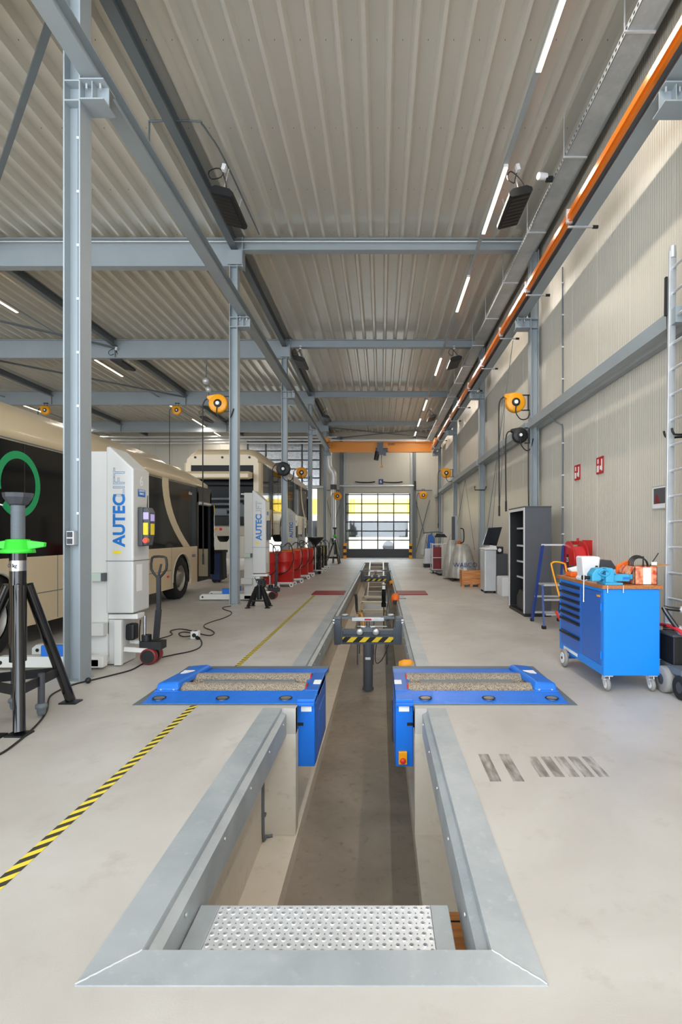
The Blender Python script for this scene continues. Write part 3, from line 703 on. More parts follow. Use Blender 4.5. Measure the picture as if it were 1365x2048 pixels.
# thin bright bar lying across behind each bed
# ================================================================ PIT STEP
st = Thing('step_grating', (-.255, 2.2, -.17), 'perforated galvanised step grating spanning the pit just inside the near end', 'grating')
def grate():
    m = MB(); x0, y0 = -.723, 1.96; nx, ny = 17, 14; cw, ch = .0554, .0304; z = -.17; N = 12
    for j in range(ny):
        for i in range(nx):
            off = (cw/2 if j % 2 else 0)
            ax, ay = x0+i*cw+off*0, y0+j*ch
            cx, cy = ax+(cw*.28 if j % 2 == 0 else cw*.78), ay+ch/2
            if cx+.012 > ax+cw: cx = ax+cw*.76
            # square border sampled at the hole's angles
            outer = []; inner = []; mid = []
            for k in range(N):
                a = 2*PI*(k+.5)/N; dx, dy = math.cos(a), math.sin(a)
                tx = ((ax+cw-cx) if dx > 0 else (cx-ax))/abs(dx) if abs(dx) > 1e-6 else 9; ty = (ch/2)/abs(dy) if abs(dy) > 1e-6 else 9
                r = min(tx, ty); outer.append((cx+dx*r, cy+dy*r, z)); mid.append((cx+dx*.0125, cy+dy*.0125, z)); inner.append((cx+dx*.0085, cy+dy*.0085, z+.004))
            crn = [(ax+cw, ay+ch, z), (ax, ay+ch, z), (ax, ay, z), (ax+cw, ay, z)]
            low = [(p[0], p[1], z-.004) for p in inner]
            vs = outer+mid+inner+low+crn
            fs = []
            for k in range(N):
                k2 = (k+1) % N
                fs += [(k, k2, N+k2, N+k), (N+k, N+k2, 2*N+k2, 2*N+k), (2*N+k, 2*N+k2, 3*N+k2, 3*N+k)]
                # corner triangle when the border turns
                p, q = outer[k], outer[k2]
                if abs(p[0]-q[0]) > 1e-7 and abs(p[1]-q[1]) > 1e-7:
                    ci = 0 if p[0]+q[0] > 2*cx and p[1]+q[1] > 2*cy else 1 if p[1]+q[1] > 2*cy else 2 if p[0]+q[0] < 2*cx else 3
                    fs.append((k, 4*N+ci, k2))
            m.add(vs, fs)
    return m
g = st.part('perforated_plate', grate(), 'galv_bright', world=True)
m = MB(); cw, ch = .0554, .0304
for j in range(14):
    for i in range(17):
        cx = -.723+i*cw+(cw*.78 if j % 2 == 0 else cw*.28); cy = 1.96+j*ch+ch/2
        m.cyl((cx, cy, -.1705), (cx, cy, -.168), .0035, .0025, 6)
d = st.part('studs', m, 'steel_dark', g, world=True); d['kind'] = 'stuff'
st.part('edge_fold', MB().box(-.723, .219, 2.3856, 2.39, -.21, -.1702), 'alu', world=True)
st.part('end_bracket', MB().box(-.81, -.7245, 1.96, 2.39, -.19, -.168), 'galvanised', world=True, bevel=.003)
st.part('end_bracket', MB().box(.2205, .30, 1.96, 2.39, -.19, -.168), 'galvanised', world=True, bevel=.003)
m = MB().box(-.79, .29, 2.0, 2.30, -1.25, -1.0)
single('pit_stair_block', m, 'pit_concrete', (-.25, 2.1, -1.25), 'low concrete step at the bottom of the pit under the step grating', 'step')
wp = Thing('wood_offcut', (.42, 2.5, -.62), 'short orange brown plank visible between the step grating and the right flange', 'plank')
wp.part('plank', MB().box(.35, .47, 2.34, 2.9, -.60, -.56), 'crate_wood', world=True, bevel=.003)
for y in (2.44, 2.82): wp.part('groove', MB().box(.35, .47, y, y+.012, -.5602, -.559), 'black', world=True)
wp.part('leg', MB().box(.38, .42, 2.4, 2.8, ZS, -.60), 'crate_wood', world=True)
# ================================================================ FLOOR MARKING, MATS, SMALL PIT THINGS
m = MB().box(-1.665, -1.605, YN, 4.649, .0004, .0014).box(-1.665, -1.605, 6.021, 13.0, .0004, .0014)
single('floor_tape', m, 'tape_stripes', (-1.635, 0, 0), 'yellow and black striped tape running along the floor left of the pit', 'floor tape')
for x0, x1, l in ((-1.72, -.92, 'left'), (.40, 1.15, 'right')):
    single('floor_mat', MB().box(x0, x1, 13.05, 13.9, 0, .02), 'dark_red', (x0, 13.5, 0), 'flat dark red plate on the floor %s of the pit' % l, 'mat', bevel=.004)
# pit jack
def pit_jack(loc, label, small=False):
    t = Thing('pit_jack', loc, label, 'pit jack')
    for s in (-1, 1):
        a = t.part('arm', MB().box(s*.47, s*.585, -.09, .09, -.42, .0), 'jack_grey', bevel=.005)
        t.part('guide_roller', MB().cyl((s*.585, -.05, -.05), (s*.64, -.05, -.05), .035, n=14).cyl((s*.585, .12, -.03), (s*.64, .12, -.03), .035, n=14), 'chrome', a)
        t.part('roller_bracket', MB().box(s*.48, s*.62, .09, .22, -.07, .03), 'steel_dark', a, bevel=.004)
        t.part('side_plate', MB().box(s*.44, s*.47, -.095, -.06, -.40, -.12), 'jack_grey', a)
        # extension pads
        t.part('extension_beam', MB().box(s*.22, s*.46, -.03, .05, .015, .06), 'steel_dark', bevel=.004)
        pd = t.part('support_pad', MB().lathe([(0, .095), (.05, .095), (.062, .085), (.05, .072), (.03, .06), (0, .06)], (s*.40, .02, 0), n=16), 'alu')
    t.part('cross_beam', MB().box(-.44, .44, -.08, .08, -.25, -.17).box(-.44, .44, -.06, .06, -.30, -.25), 'jack_grey', bevel=.005)
    t.part('hazard_band', MB().box(-.44, .44, -.088, -.06, -.375, -.29), 'hazard_stripes')
    t.part('lower_beam', MB().box(-.46, .46, -.07, .07, -.415, -.376), 'jack_grey')
    tb = t.part('top_beam', MB().box(-.28, .28, -.045, .045, -.02, .04), 'alu', bevel=.006)
    t.part('emblem', MB().box(-.06, .06, -.048, -.045, -.005, .025), 'sign_red', tb)
    t.part('ram', MB().cyl((0, 0, -.17), (0, 0, -.02), .03, n=16), 'chrome')
    t.part('ram_head', MB().box(-.09, .09, -.12, -.05, -.20, -.12), 'steel_dark', bevel=.006)
    for s in (-1, 1):
        k = t.part('hand_wheel', MB().lathe([(0, -.03), (.04, -.03), (.055, -.02), (.055, .015), (0, .02)], (s*.14, -.13, -.19), 'y', 18), 'alu')
        t.part('knob', MB().cyl((s*.05, -.11, -.11), (s*.12, -.11, -.10), .018, n=10), 'alu', k)
    cy = t.part('cylinder', MB().cyl((0, 0, -1.20), (0, 0, -.376), .083, n=28), 'jack_grey')
    t.part('cylinder_foot', MB().cyl((0, 0, -1.215), (0, 0, -1.17), .10, n=28), 'jack_grey')
    t.part('data_plate', MB().box(-.045, .045, -.0855, -.075, -.68, -.64), 'paper', cy)
    return t
pj = pit_jack((PC, 9.3, 0), 'grey pit jack with striped beam and hanging cylinder, nearer one in the pit')
pj2 = dup(pj.o, (PC, 21.3, 0), 0, 'smaller looking grey pit jack farther down the pit', skip=('cylinder', 'cylinder_foot'))
# ladder at the far end of the pit and service bridge
ld = Thing('pit_ladder', (PC, 25, 0), 'beige wooden ladder climbing out of the far end of the pit', 'ladder')
for s in (-1, 1): ld.part('stile', MB().bar((PC+s*.34, 21.8, -1.2), (PC+s*.34, 27.6, .03), .06, .12), 'cream', world=True)
for k in range(9): y = 22.2+k*.65; z = -1.12+k*.138; ld.part('tread', MB().box(PC-.31, PC+.31, y-.06, y+.06, z-.02, z+.02), 'cream', world=True)
sb = Thing('pit_trestle', (PC, 16.5, ZF), 'low beige wooden trestle standing on the pit floor below the farther jack', 'trestle')
for x in (-.36, .36):
    for y in (16.0, 17.4): sb.part('leg', MB().box(PC+x-.03, PC+x+.03, y-.03, y+.03, ZF, -.55), 'cream', world=True)
for z in (-.60, -.85): sb.part('rail', MB().box(PC-.36, PC+.36, 15.97, 16.03, z, z+.07), 'cream', world=True); 
sb.part('rail', MB().box(PC-.36, PC+.36, 17.37, 17.43, -.6, -.53), 'cream', world=True)
lo = Thing('lamp_stand', (.08, 12.6, 0), 'black upright tool with white label hanging in the right side of the pit', 'tool')
x_, y_, z_ = P(768, 1185, 14.0)
lo.o.location = (x_, y_, -.9); lo.loc = (x_, y_, -.9)
b_ = lo.part('body', MB().cyl((x_, y_, -.30), (x_, y_, .18), .055, n=16).cyl((x_, y_, -.42), (x_, y_, -.30), .065, n=16), 'black_gloss', world=True)
lo.part('label', MB().box(x_-.04, x_+.04, y_-.062, y_-.05, .05, .15), 'paper', b_, world=True)
lo.part('stem', MB().cyl((x_, y_, ZF), (x_, y_, -.42), .012, n=8), 'black', world=True)
cg = Thing('wire_stand', (PC+.02, 11.6, ZF), 'low grey wire stand on the pit floor behind the nearer jack', 'stand')
xs_ = (-.27, .06, .35)
for a in xs_:
    for y in (11.2, 12.2): cg.part('leg', MB().cyl((PC+a, y, ZF), (PC+a, y, -.45), .013, n=8), 'steel_dark', world=True)
for y in (11.2, 12.2): cg.part('rail', MB().cyl((PC-.27, y, -.45), (PC+.35, y, -.45), .013, n=8), 'alu', world=True)
for k in range(3): cg.part('slat', MB().box(PC-.27, PC+.35, 11.3+.3*k, 11.36+.3*k, -.70, -.68), 'steel_dark', world=True)
gp = Thing('oil_gun', (-.55, 10.2, -.9), 'bent black pipe standing against the left pit wall behind the jack', 'pipe')
q = [P(664*0+712, 1190, 12.0), P(713, 1196, 12.0), P(714, 1218, 12.0), P(716, 1226, 11.8), P(727, 1240, 11.2)]
gp.loc = (q[0][0], 12.0, -.9); gp.o.location = gp.loc
gp.part('pipe', MB().tube([(q[0][0]-.04, q[0][1], q[0][2]+.01)]+q[:4], .03, 8), 'black', world=True)
gp.part('handle', MB().tube([q[3], q[4], (q[4][0]+.02, 11.0, ZF+.02)], .02, 8), 'amber', world=True)
for (px, py, Y, sc_, l) in ((781, 1166, 17.0, .8, 'farthest'), (786, 1198, 12.3, 1.2, 'middle'), (803, 1330, 6.35, .6, 'nearest, beside the right blue bed')):
    x_, y_, z_ = P(px, py, Y); t = Thing('pit_floodlight', (x_+.06, y_, z_), 'orange work light on the right pit wall, '+l, 'work light')
    R = .10*sc_
    t.part('housing', MB().lathe([(0, -.09), (R*.7, -.09), (R*1.1, -.03), (R*1.1, .05), (R*.6, .09), (0, .09)], (0, 0, 0), 'x', 16), 'orange' if sc_ > 1 else 'amber')
    t.part('lens', MB().box(-R*.5, R*.3, -R*1.15, -R*.9, -R*.8, -R*.1), 'black')
    t.part('bracket', MB().box(.03, .25, -.02, .02, -.02, .02), 'steel_dark')
for k, pts in enumerate((((.05, 12.8, -.8), (-.05, 12.0, -.75), (-.12, 11.2, -.95), (-.1, 10.7, -1.1), (.05, 10.4, -.9), (.22, 11.2, -.6), (.30, 12.3, -.45)),
             ((.30, 17, -.3), (.20, 15.5, -.5), (.12, 14.8, -.9), (.20, 13.6, -.7), (.31, 12.4, -.35)))):
    single('pit_cable', MB().tube(pts, .009, 6, 4), 'black', pts[0], ['looping black cable hanging behind the nearer pit jack', 'thin black cable looping along the right pit wall'][k], 'cable')

# ================================================================ TRIPOD STANDS
def tripod(loc, label):
    t = Thing('tripod_stand', loc, label, 'support stand')
    feet = [(.27, -.38), (.21, .38), (-.55, 0)]
    t.part('tube', MB().cyl((0, 0, .46), (0, 0, 1.355), .062, n=20), 'black_gloss')
    band = t.part('weight_label', MB().cyl((0, 0, 1.20), (0, 0, 1.285), .0635, n=20), 'chrome')
    lab = textpart('lettering', '0 kg', .045, 'black', t.o, (0, -.0665, 1.243), FACE_Y)
    t.part('spindle', MB().cyl((0, 0, 1.35), (0, 0, 1.74), .048, n=18), 'dark_grey')
    m = MB()
    for k in range(26): m.lathe([(.048, 0), (.053, .006), (.048, .012)], (0, 0, 1.46+k*.0105), n=14)
    o = t.part('thread', m, 'steel_dark'); o['kind'] = 'stuff'
    m = MB().lathe([(0, 1.345), (.125, 1.345), (.12, 1.375), (.095, 1.38), (.085, 1.455), (.0, 1.46)], (0, 0, 0), n=20)
    cl = t.part('collar', m, 'green')
    for s in (-1, 1): t.part('wing', MB().prism([(s*.07, 1.37), (s*.22, 1.395), (s*.225, 1.43), (s*.07, 1.45)], 'y', -.02, .02), 'green', cl, bevel=.006)
    m = MB().lathe([(0, 1.735), (.05, 1.735), (.07, 1.745), (.105, 1.80), (.11, 1.835), (.095, 1.835), (.085, 1.80), (0, 1.80)], (0, 0, 0), n=10, smooth=False)
    cp = t.part('saddle', m, 'dark_grey')
    t.part('locking_pin', MB().tube([(-.05, -.10, 1.73), (-.12, -.10, 1.745), (-.16, -.09, 1.73), (-.20, -.09, 1.735)], .008, 6), 'chrome', cp)
    for k, (fx, fy) in enumerate(feet):
        d = Vector((fx, fy, 0)).normalized(); top = (d.x*.075, d.y*.075, 1.08)
        lg = t.part('leg', MB().cyl(top, (fx, fy, .02), .042, n=16), 'black_gloss')
        t.part('foot_plate', MB().box(fx-.075, fx+.075, fy-.06, fy+.06, 0, .012), 'black_metal', lg)
        gx, gy = feet[(k+1) % 3]; a = (fx*.76, fy*.76, .30); b = (gx*.76, gy*.76, .30)
        t.part('tie_bar', MB().bar(a, b, .02, .075), 'black_metal')
        mx, my = (a[0]+b[0])/2+.0, (a[1]+b[1])/2
        if k < 2 or True:
            w_ = t.part('spring_castor', MB().cyl((mx*1.05, my*1.05, .10), (mx*1.05, my*1.05, .36), .026, n=10), 'dark_grey')
            t.part('roller', MB().lathe([(0, .0), (.025, .0), (.032, .02), (.035, .05), (.045, .06), (.045, .085), (.02, .10), (0, .10)], (mx*1.05, my*1.05, .02), n=14), 'steel_dark', w_)
    return t
tp = tripod((-2.975, 4.35, 0), 'black tripod support stand with bright green collar, in front of the nearest column')
dup(tp.o, (-3.08, 3.54, 0), 0, 'second black tripod stand, only its foot showing at the left edge')
dup(tp.o, (-2.36, 27.0, 0), 2.0, 'small distant black tripod stand under the silver duct')
# small ratchet stand
ss = Thing('axle_stand', (-2.50, 10.9, 0), 'small black axle stand with spread legs beside the second column', 'axle stand')
for x, y in ((-.20, -.16), (.20, -.16), (.18, .18), (-.18, .18)):
    l = ss.part('leg', MB().bar((x*.25, y*.25, .42), (x, y, .02), .05, .05), 'black_metal')
    ss.part('foot', MB().box(x-.05, x+.05, y-.04, y+.04, 0, .015), 'black_metal', l)
ss.part('tower', MB().cyl((0, 0, .16), (0, 0, .46), .055, n=14), 'black_metal')
ss.part('post', MB().box(-.03, .03, -.03, .03, .46, .56).box(-.06, .06, -.05, .05, .54, .58), 'black', bevel=.004)
ss.part('brace', MB().box(-.15, .15, -.13, -.12, .13, .16), 'black_metal')
ss.part('lever', MB().bar((0, -.06, .44), (-.05, -.2, .62), .012, .012), 'steel_dark')

# ================================================================ COLUMN LIFTS
def col_lift(loc, label, rz=0):
    t = Thing('column_lift', loc, label, 'vehicle lift')
    # x: 0 = left edge of the mast, 0.52 = right face; y: 0 = front
    t.part('mast', MB().box(0, .20, .02, .34, .10, 2.44), 'lift_grey', bevel=.008)
    t.part('mast_cap', MB().box(-.08, .10, .05, .3, 2.40, 2.43), 'lift_grey')
    pr_ = [(.19, .60), (.19, 2.49), (.23, 2.49), (.50, 2.24), (.50, .60)]
    cv = t.part('cover', MB().prism([(a, b) for a, b in pr_], 'y', 0, .42), 'lift_grey', bevel=.018)
    t.part('cover_seam', MB().box(.188, .502, -.002, .42, 1.19, 1.198), 'steel_dark', cv)
    t.part('label_strip', MB().box(.5005, .502, .08, .22, .84, 1.15), 'paper', cv)
    t.part('green_sticker', MB().box(.27, .36, -.0025, -.0005, 1.275, 1.31), 'label_yellow', cv)
    textpart('lettering', 'AUTEC', .185, 'blue_text', t.o, (.345, -.003, 1.655), FACE_Y_UP, bold=.006)
    textpart('lettering', 'LIFT', .185, 'outline_text', t.o, (.345, -.003, 2.085), FACE_Y_UP, outline=True)
    textpart('number', '6', .16, 'paper', t.o, (.503, .20, 2.11), FACE_PX)
    pl_ = t.part('capacity_plate', MB().box(.5005, .503, .11, .30, 1.935, 2.02), 'blue_text', cv)
    textpart('lettering', 'CAPACITY\n7500 KG', .034, 'paper', pl_, (.5045, .205, 1.985), FACE_PX)
    # control box
    cb = t.part('control_box', MB().box(.502, .56, .10, .30, 1.360, 1.810), 'dark_grey', bevel=.01)
    ho_ = t.part('control_panel', MB().prism([(.54, 1.370), (.54, 1.790), (.60, 1.810), (.63, 1.750), (.63, 1.540), (.60, 1.370)], 'y', .12, .28), 'cab_grey', bevel=.008)
    t.part('screen', MB().box(.54, .62, .115, .12, 1.670, 1.750).box(.6305, .633, .15, .25, 1.650, 1.730), 'screen_lilac', ho_)
    t.part('warning_sticker', MB().box(.545, .615, .114, .12, 1.490, 1.630).box(.6305, .633, .15, .25, 1.490, 1.620), 'label_yellow', ho_)
    t.part('stop_base', MB().cyl((.60, .12, 1.425), (.60, .08, 1.425), .032, n=14), 'yellow', ho_)
    t.part('stop_button', MB().cyl((.605, .08, 1.425), (.615, .04, 1.425), .028, n=14), 'estop_red', ho_)
    t.part('antenna', MB().cyl((.57, .2, 1.790), (.575, .2, 1.950), .007, .004, 6), 'black')
    t.part('junction_box', MB().box(.02, .16, -.05, .02, .97, 1.06), 'green_felt')
    t.part('junction_lid', MB().box(.16, .20, -.055, .015, .97, 1.06), 'cab_grey')
    # carriage and base
    t.part('base', MB().box(.0, .355, .052, .38, .012, .525), 'lift_grey', bevel=.008)
    t.part('base_leg', MB().box(.28, .362, .0, .05, .01, .525), 'white_gloss', bevel=.006)
    t.part('carriage', MB().box(.02, .53, .04, .22, .53, .585), 'white_gloss', bevel=.006)
    t.part('fork_socket', MB().box(-.05, .20, -.08, .05, .36, .50), 'lift_grey', bevel=.006)
    t.part('motor', MB().box(.356, .46, .10, .24, .27, .46), 'black', bevel=.025)
    for y0, l in ((-.18, 1), (.45, 2)):
        a = t.part('fork', MB().prism([(-.95, .03), (-.95, .11), (-.90, .15), (.25, .15), (.25, .03)], 'y', y0, y0+.10), 'white_gloss', bevel=.008)
        t.part('eye', MB().cyl((-.88, y0-.003, .085), (-.88, y0+.103, .085), .022, n=12), 'black', a)
        t.part('pad', MB().box(-.45, -.2, y0+.02, y0+.09, .15, .27), 'blue_paint', a, bevel=.01)
    t.part('tie', MB().box(.05, .20, -.18, .55, .04, .12), 'white_gloss', bevel=.004)
    # towing gear
    t.part('tow_fork', MB().bar((.36, .08, .18), (.66, .08, .16), .03, .05).bar((.36, .22, .24), (.66, .22, .22), .03, .04), 'white_gloss')
    t.part('hydraulic_ram', MB().cyl((.56, .16, .28), (.56, .16, .55), .018, n=10), 'chrome')
    t.part('pump', MB().cyl((.58, .16, .16), (.58, .16, .33), .055, n=14).box(.53, .78, .08, .24, .17, .26), 'black')
    for y in (.05, .20):
        w_ = t.part('wheel', MB().lathe([(.05, 0), (.088, 0), (.093, .008), (.093, .06), (.088, .068), (.05, .068)], (.64, y, .095), 'y', 24), 'dark_red')
        t.part('hub', MB().cyl((.64, y-.003, .095), (.64, y+.064, .095), .077, n=22), 'rubber', w_)
    hd = t.part('tow_handle', MB().bar((.69, .16, .28), (.72, .16, .62), .06, .05).bar((.72, .16, .60), (.72, .16, 1.02), .045, .04), 'black_metal', bevel=.004)
    loop = [(.72, .16, .98), (.70, .16, 1.0), (.635, .16, 1.09), (.64, .16, 1.20), (.665, .16, 1.235), (.78, .16, 1.235), (.81, .16, 1.20), (.81, .16, 1.09), (.74, .16, 1.0), (.72, .16, .98)]
    t.part('grip', MB().tube(loop, .014, 8, 2), 'black', hd)
    t.part('trigger', MB().bar((.72, .16, 1.02), (.75, .16, 1.15), .02, .02), 'black', hd)
    t.part('cable', MB().tube([(.50, .18, .50), (.49, .18, .38), (.49, .18, .26), (.52, .18, .2)], .008, 6), 'black')
    return t
cl1 = col_lift((-3.31, 6.02, 0), 'white mobile column lift with blue lettering and number 6, beside the nearest column')
dup(cl1.o, (-3.13, 12.1, 0), 0, 'second white mobile column lift, partly behind the second column', skip=('number', 'label_strip', 'control_panel'))
dup(cl1.o, (-3.78, 20.3, 0), 0, 'white mobile column lift behind the red drums, beside the third column', skip=('number', 'control_panel'))
dup(cl1.o, (-4.4, 27.0, 0), 0, 'farthest white mobile column lift, just left of the fourth column', skip=('number', 'control_panel'))
dup(cl1.o, (-8.4, 20.5, 0), 0, 'white mobile column lift seen under the rear of the raised bus', skip=('number', 'control_panel'))
# ================================================================ BUSES
def bus(loc, label, front_dome=True, hatch=False, rear_wheels=True):
    t = Thing('bus', loc, label, 'bus')
    L, HW = 12.0, 1.275; wb = (3.85, 9.85)         # y of the axles from the rear
    def arch_poly(y0, y1, zb, zt):
        pts = [(y0, zb)]
        for a in wb:
            if y0 < a < y1: pts += [(a+.56*math.cos(th), .48+.56*math.sin(th)) for th in [PI+.33-(PI+.66)*k/14 for k in range(15)] if .48+.56*math.sin(th) > zb]
        pts += [(y1, zb), (y1, zt), (y0, zt)]; return pts
    for s in (-1, 1):
        p = t.part('side_panel', MB().prism(arch_poly(.06, 10.85 if s > 0 else L-.1, .28, 1.20), 'x', s*(HW-.05), s*HW), 'cream', bevel=.008)
        m = MB()
        for y in (1.2, 2.6, 5.1, 6.5, 7.9, 9.2): m.box(s*(HW-.002), s*(HW+.002), y-.006, y+.006, .32, 1.20)
        m.box(s*(HW-.002), s*(HW+.002), .1, 3.2, .70, .712).box(s*(HW-.002), s*(HW+.002), 4.5, 9.2, .70, .712)
        t.part('panel_joints', m, 'steel_dark', p)['kind'] = 'stuff'
        for y in (5.6, 7.4, 9.0): t.part('side_marker', MB().box(s*HW, s*(HW+.008), y-.05, y+.05, .56, .60), 'estop_red', p)
        for a in wb:
            t.part('wheel_arch', MB().tube([(s*(HW-.005), a+.57*math.cos(th), .48+.57*math.sin(th)) for th in [-.1+(PI+.2)*k/12 for k in range(13)]], .018, 6, 1), 'bus_white', p)
            w_ = t.part('wheel', MB().lathe([(.30, -.14), (.44, -.15), (.475, -.12), (.48, 0), (.475, .12), (.44, .15), (.30, .14)], (s*1.10, a, .48), 'x', 28), 'tyre')
            t.part('rim', MB().lathe([(.305, .12*s), (.28, .06*s), (.17, .04*s), (.16, .11*s), (.10, .13*s), (0, .13*s)], (s*1.10, a, .48), 'x', 20), 'rim', w_)
            m = MB()
            for k in range(10): th = 2*PI*k/10; m.cyl((s*1.14, a+.125*math.cos(th)*1.7, .48+.125*math.sin(th)*1.7), (s*1.175, a+.125*math.cos(th)*1.7, .48+.125*math.sin(th)*1.7), .018, n=6)
            t.part('wheel_nuts', m, 'steel_dark', w_)['kind'] = 'stuff'
        # dark glass band and its cream pillars
        y1g = 10.80 if s > 0 else L-.35
        gb = t.part('glass_band', MB().box(s*(HW-.05), s*(HW-.002), .35, y1g, 1.20, 2.70), 'bus_glass')
        m = MB()
        for y in (1.6, 3.0, 4.4, 5.9, 7.4): m.box(s*(HW-.003), s*(HW+.001), y-.01, y+.01, 1.22, 2.66)
        t.part('window_joints', m, 'black', gb)['kind'] = 'stuff'
        # curved pillar before the front window
        c0 = []; c1 = []
        for k in range(9):
            u = k/8; z = 1.2+1.5*(1-u); c0.append((8.70+1.2*u**2.2, z)); c1.append((9.02+1.3*u**2.2, z))
        t.part('curved_pillar', MB().prism(c0+c1[::-1], 'x', s*(HW-.02), s*(HW+.006)), 'cream', gb)
    # front door on the kerb side
    if True:
        d = t.part('door_frame', MB().box(HW-.06, HW, 10.83, 10.93, .35, 2.55).box(HW-.06, HW, 11.83, 11.93, .35, 2.6).box(HW-.06, HW, 10.83, 11.93, 2.30, 2.70).box(HW-.4, HW, 10.9, 11.9, .30, .36), 'black')
        t.part('door_leaf', MB().box(HW-.30, HW-.26, 10.96, 11.46, .42, 2.28), 'bus_glass', d)
        t.part('door_leaf', MB().box(HW+.0, HW+.10, 11.84, 11.88, .42, 2.28), 'bus_glass', d)
        t.part('grab_rail', MB().tube([(HW-.24, 11.0, 1.20), (HW-.22, 11.3, 1.22), (HW-.2, 11.45, 1.12), (HW-.2, 11.47, .7)], .02, 8), 'amber', d)
        t.part('door_motor', MB().cyl((HW-.02, 10.95, 2.28), (HW-.02, 11.85, 2.28), .05, n=10), 'alu', d)
        textpart('emblem', 'ebus', .12, 'paper', t.o, (HW+.002, 10.35, 2.48), FACE_PX)
        textpart('emblem', 'ebus', .14, 'sign_blue', t.o, (HW+.002, 10.58, .98), FACE_PX)
    # interior block keeps the shell dark behind the glass
    t.part('chassis', MB().box(-.88, .88, .15, L-.3, .32, .9).box(-HW+.06, HW-.07, .35, 10.7, .9, 2.68), 'black')
    # roof: rounded cross section swept from rear to front
    def sec(y, zt, in_): 
        z0 = 2.66
        return [(-HW+in_, y, z0), (-HW+in_*1.0, y, z0+.14), (-HW+in_+.10, y, (z0+zt)/2+.08), (-HW+.35+in_, y, zt), (HW-.35-in_, y, zt), (HW-in_-.10, y, (z0+zt)/2+.08), (HW-in_, y, z0+.14), (HW-in_, y, z0)]
    st_ = [(0.02, 2.95, .10), (.3, 3.16, .02), (1.0, 3.22, .0), (9.2, 3.22, 0), (9.55, 3.05, 0), (9.7, 3.12, 0), (10.6, 3.12, 0), (11.3, 3.0, .01), (11.8, 2.84, .06), (12.0, 2.68, .12)]
    m = MB(); rings = [sec(*a) for a in st_]; n = 8
    for r in rings: m.add(r, [])
    m.f = []; m.m = []; m.sm = []
    for j in range(len(rings)-1):
        for i in range(n): m.f.append((j*n+i, j*n+(i+1) % n, (j+1)*n+(i+1) % n, (j+1)*n+i)); m.m.append(0); m.sm.append(True)
    m.f += [tuple(range(n)), tuple(range((len(rings)-1)*n, len(rings)*n))]; m.m += [0, 0]; m.sm += [False, False]
    rf = t.part('roof', m, 'cream')
    t.part('roof_unit', MB().box(-.8, .8, 3.0, 8.4, 3.18, 3.27), 'bus_white', rf, bevel=.05)
    m = MB().box(HW-.03, HW+.004, .3, 10.8, 2.672, 2.69).box(-HW-.004, -HW+.03, .3, 11, 2.672, 2.69); t.part('gutter', m, 'steel_dark', rf)
    # front
    t.part('front_mask', MB().prism([(L-.1, .28), (L+.02, .35), (L+.02, 1.1), (L-.05, 1.1), (L-.1, 1.1)], 'x', -HW+.02, HW-.02), 'cream', bevel=.02)
    t.part('windscreen', MB().prism([(L-.06, 1.1), (L+.0, 1.1), (L-.12, 2.66), (L-.2, 2.66)], 'x', -HW+.04, HW-.04), 'bus_glass')
    # rear
    for s in (-1, 1): t.part('rear_corner', MB().prism([(s*HW, 0.35), (s*HW, .06), (s*(HW-.07), 0), (s*(HW-.24), 0), (s*(HW-.24), .12), (s*(HW-.06), .35)], 'z', .28, 2.68), 'cream')
    t.part('rear_window', MB().box(-HW+.24, HW-.24, .02, .06, 1.95, 2.66), 'dark_glass')
    t.part('rear_top', MB().box(-HW+.2, HW-.2, .01, .08, 2.60, 2.70), 'cream')
    if hatch:
        t.part('engine_bay', MB().box(-HW+.24, HW-.24, .30, .34, .45, 1.95), 'dark_glass')
        m = MB()
        for k in range(5): m.cyl((-.8+.1*k, .26, 1.5-.18*k), (.75-.12*k, .24, 1.5-.18*k), .05, n=10)
        m.box(-.5, .1, .18, .3, .95, 1.15).box(.3, .7, .16, .3, .6, 1.3); t.part('engine', m, 'steel_dark')['kind'] = 'stuff'
        h = t.part('engine_hatch', MB().prism([(.02, 2.36), (-.48, 2.34), (-.60, 2.26), (-.60, 2.12), (-.5, 2.08), (.02, 2.16)], 'x', -HW+.26, HW-.26), 'cream', bevel=.02)
        t.part('bumper', MB().prism([(-.06, .25), (-.06, .55), (.08, .6), (.12, .25)], 'x', -HW+.05, HW-.26), 'bus_white', bevel=.02)
        for k in range(3): t.part('tail_light', MB().cyl((-.35+.16*k, -.065, .48), (-.35+.16*k, -.05, .48), .05, n=12), ('amber', 'yellow', 'estop_red')[k])
    else:
        t.part('rear_panel', MB().box(-HW+.24, HW-.24, 0, .1, .3, 1.95), 'cream')
    for x in (-.9, 0, .9): t.part('roof_lamp', MB().cyl((x, .0, 2.86), (x, .05, 2.86), .04, n=10), 'black', rf)
    return t
# first bus: on the floor, its right side facing the pit
B1 = (-5.875, 2.45, 0)
b1 = bus(B1, 'cream bus with dark windows and green ring logo, parked at the left')
def ring(t, y, z, R, w_, a0, a1, n=40, name='ring_logo', x=1.275):
    m = MB(); vs = []; fs = []
    for k in range(n+1):
        a = a0+(a1-a0)*k/n; vs += [(x+.001, y+(R-w_)*math.cos(a), z+(R-w_)*math.sin(a)), (x+.001, y+R*math.cos(a), z+R*math.sin(a))]
    for k in range(n): fs.append((2*k, 2*k+1, 2*k+3, 2*k+2))
    vs2 = [(v[0]+.003, v[1], v[2]) for v in vs]; q = len(vs); m.add(vs+vs2, fs+[tuple(i+q for i in f[::-1]) for f in fs]+[(2*k+1, 2*k+1+q, 2*k+3+q, 2*k+3) for k in range(n)]+[(2*k, 2*k+2, 2*k+2+q, 2*k+q) for k in range(n)])
    t.part(name, m, 'logo_green')
ring(b1, 4.29, 2.13, .42, .095, -2.4, PI+.25)
ring(b1, 3.42, 2.02, .40, .075, -.5, 2.4)
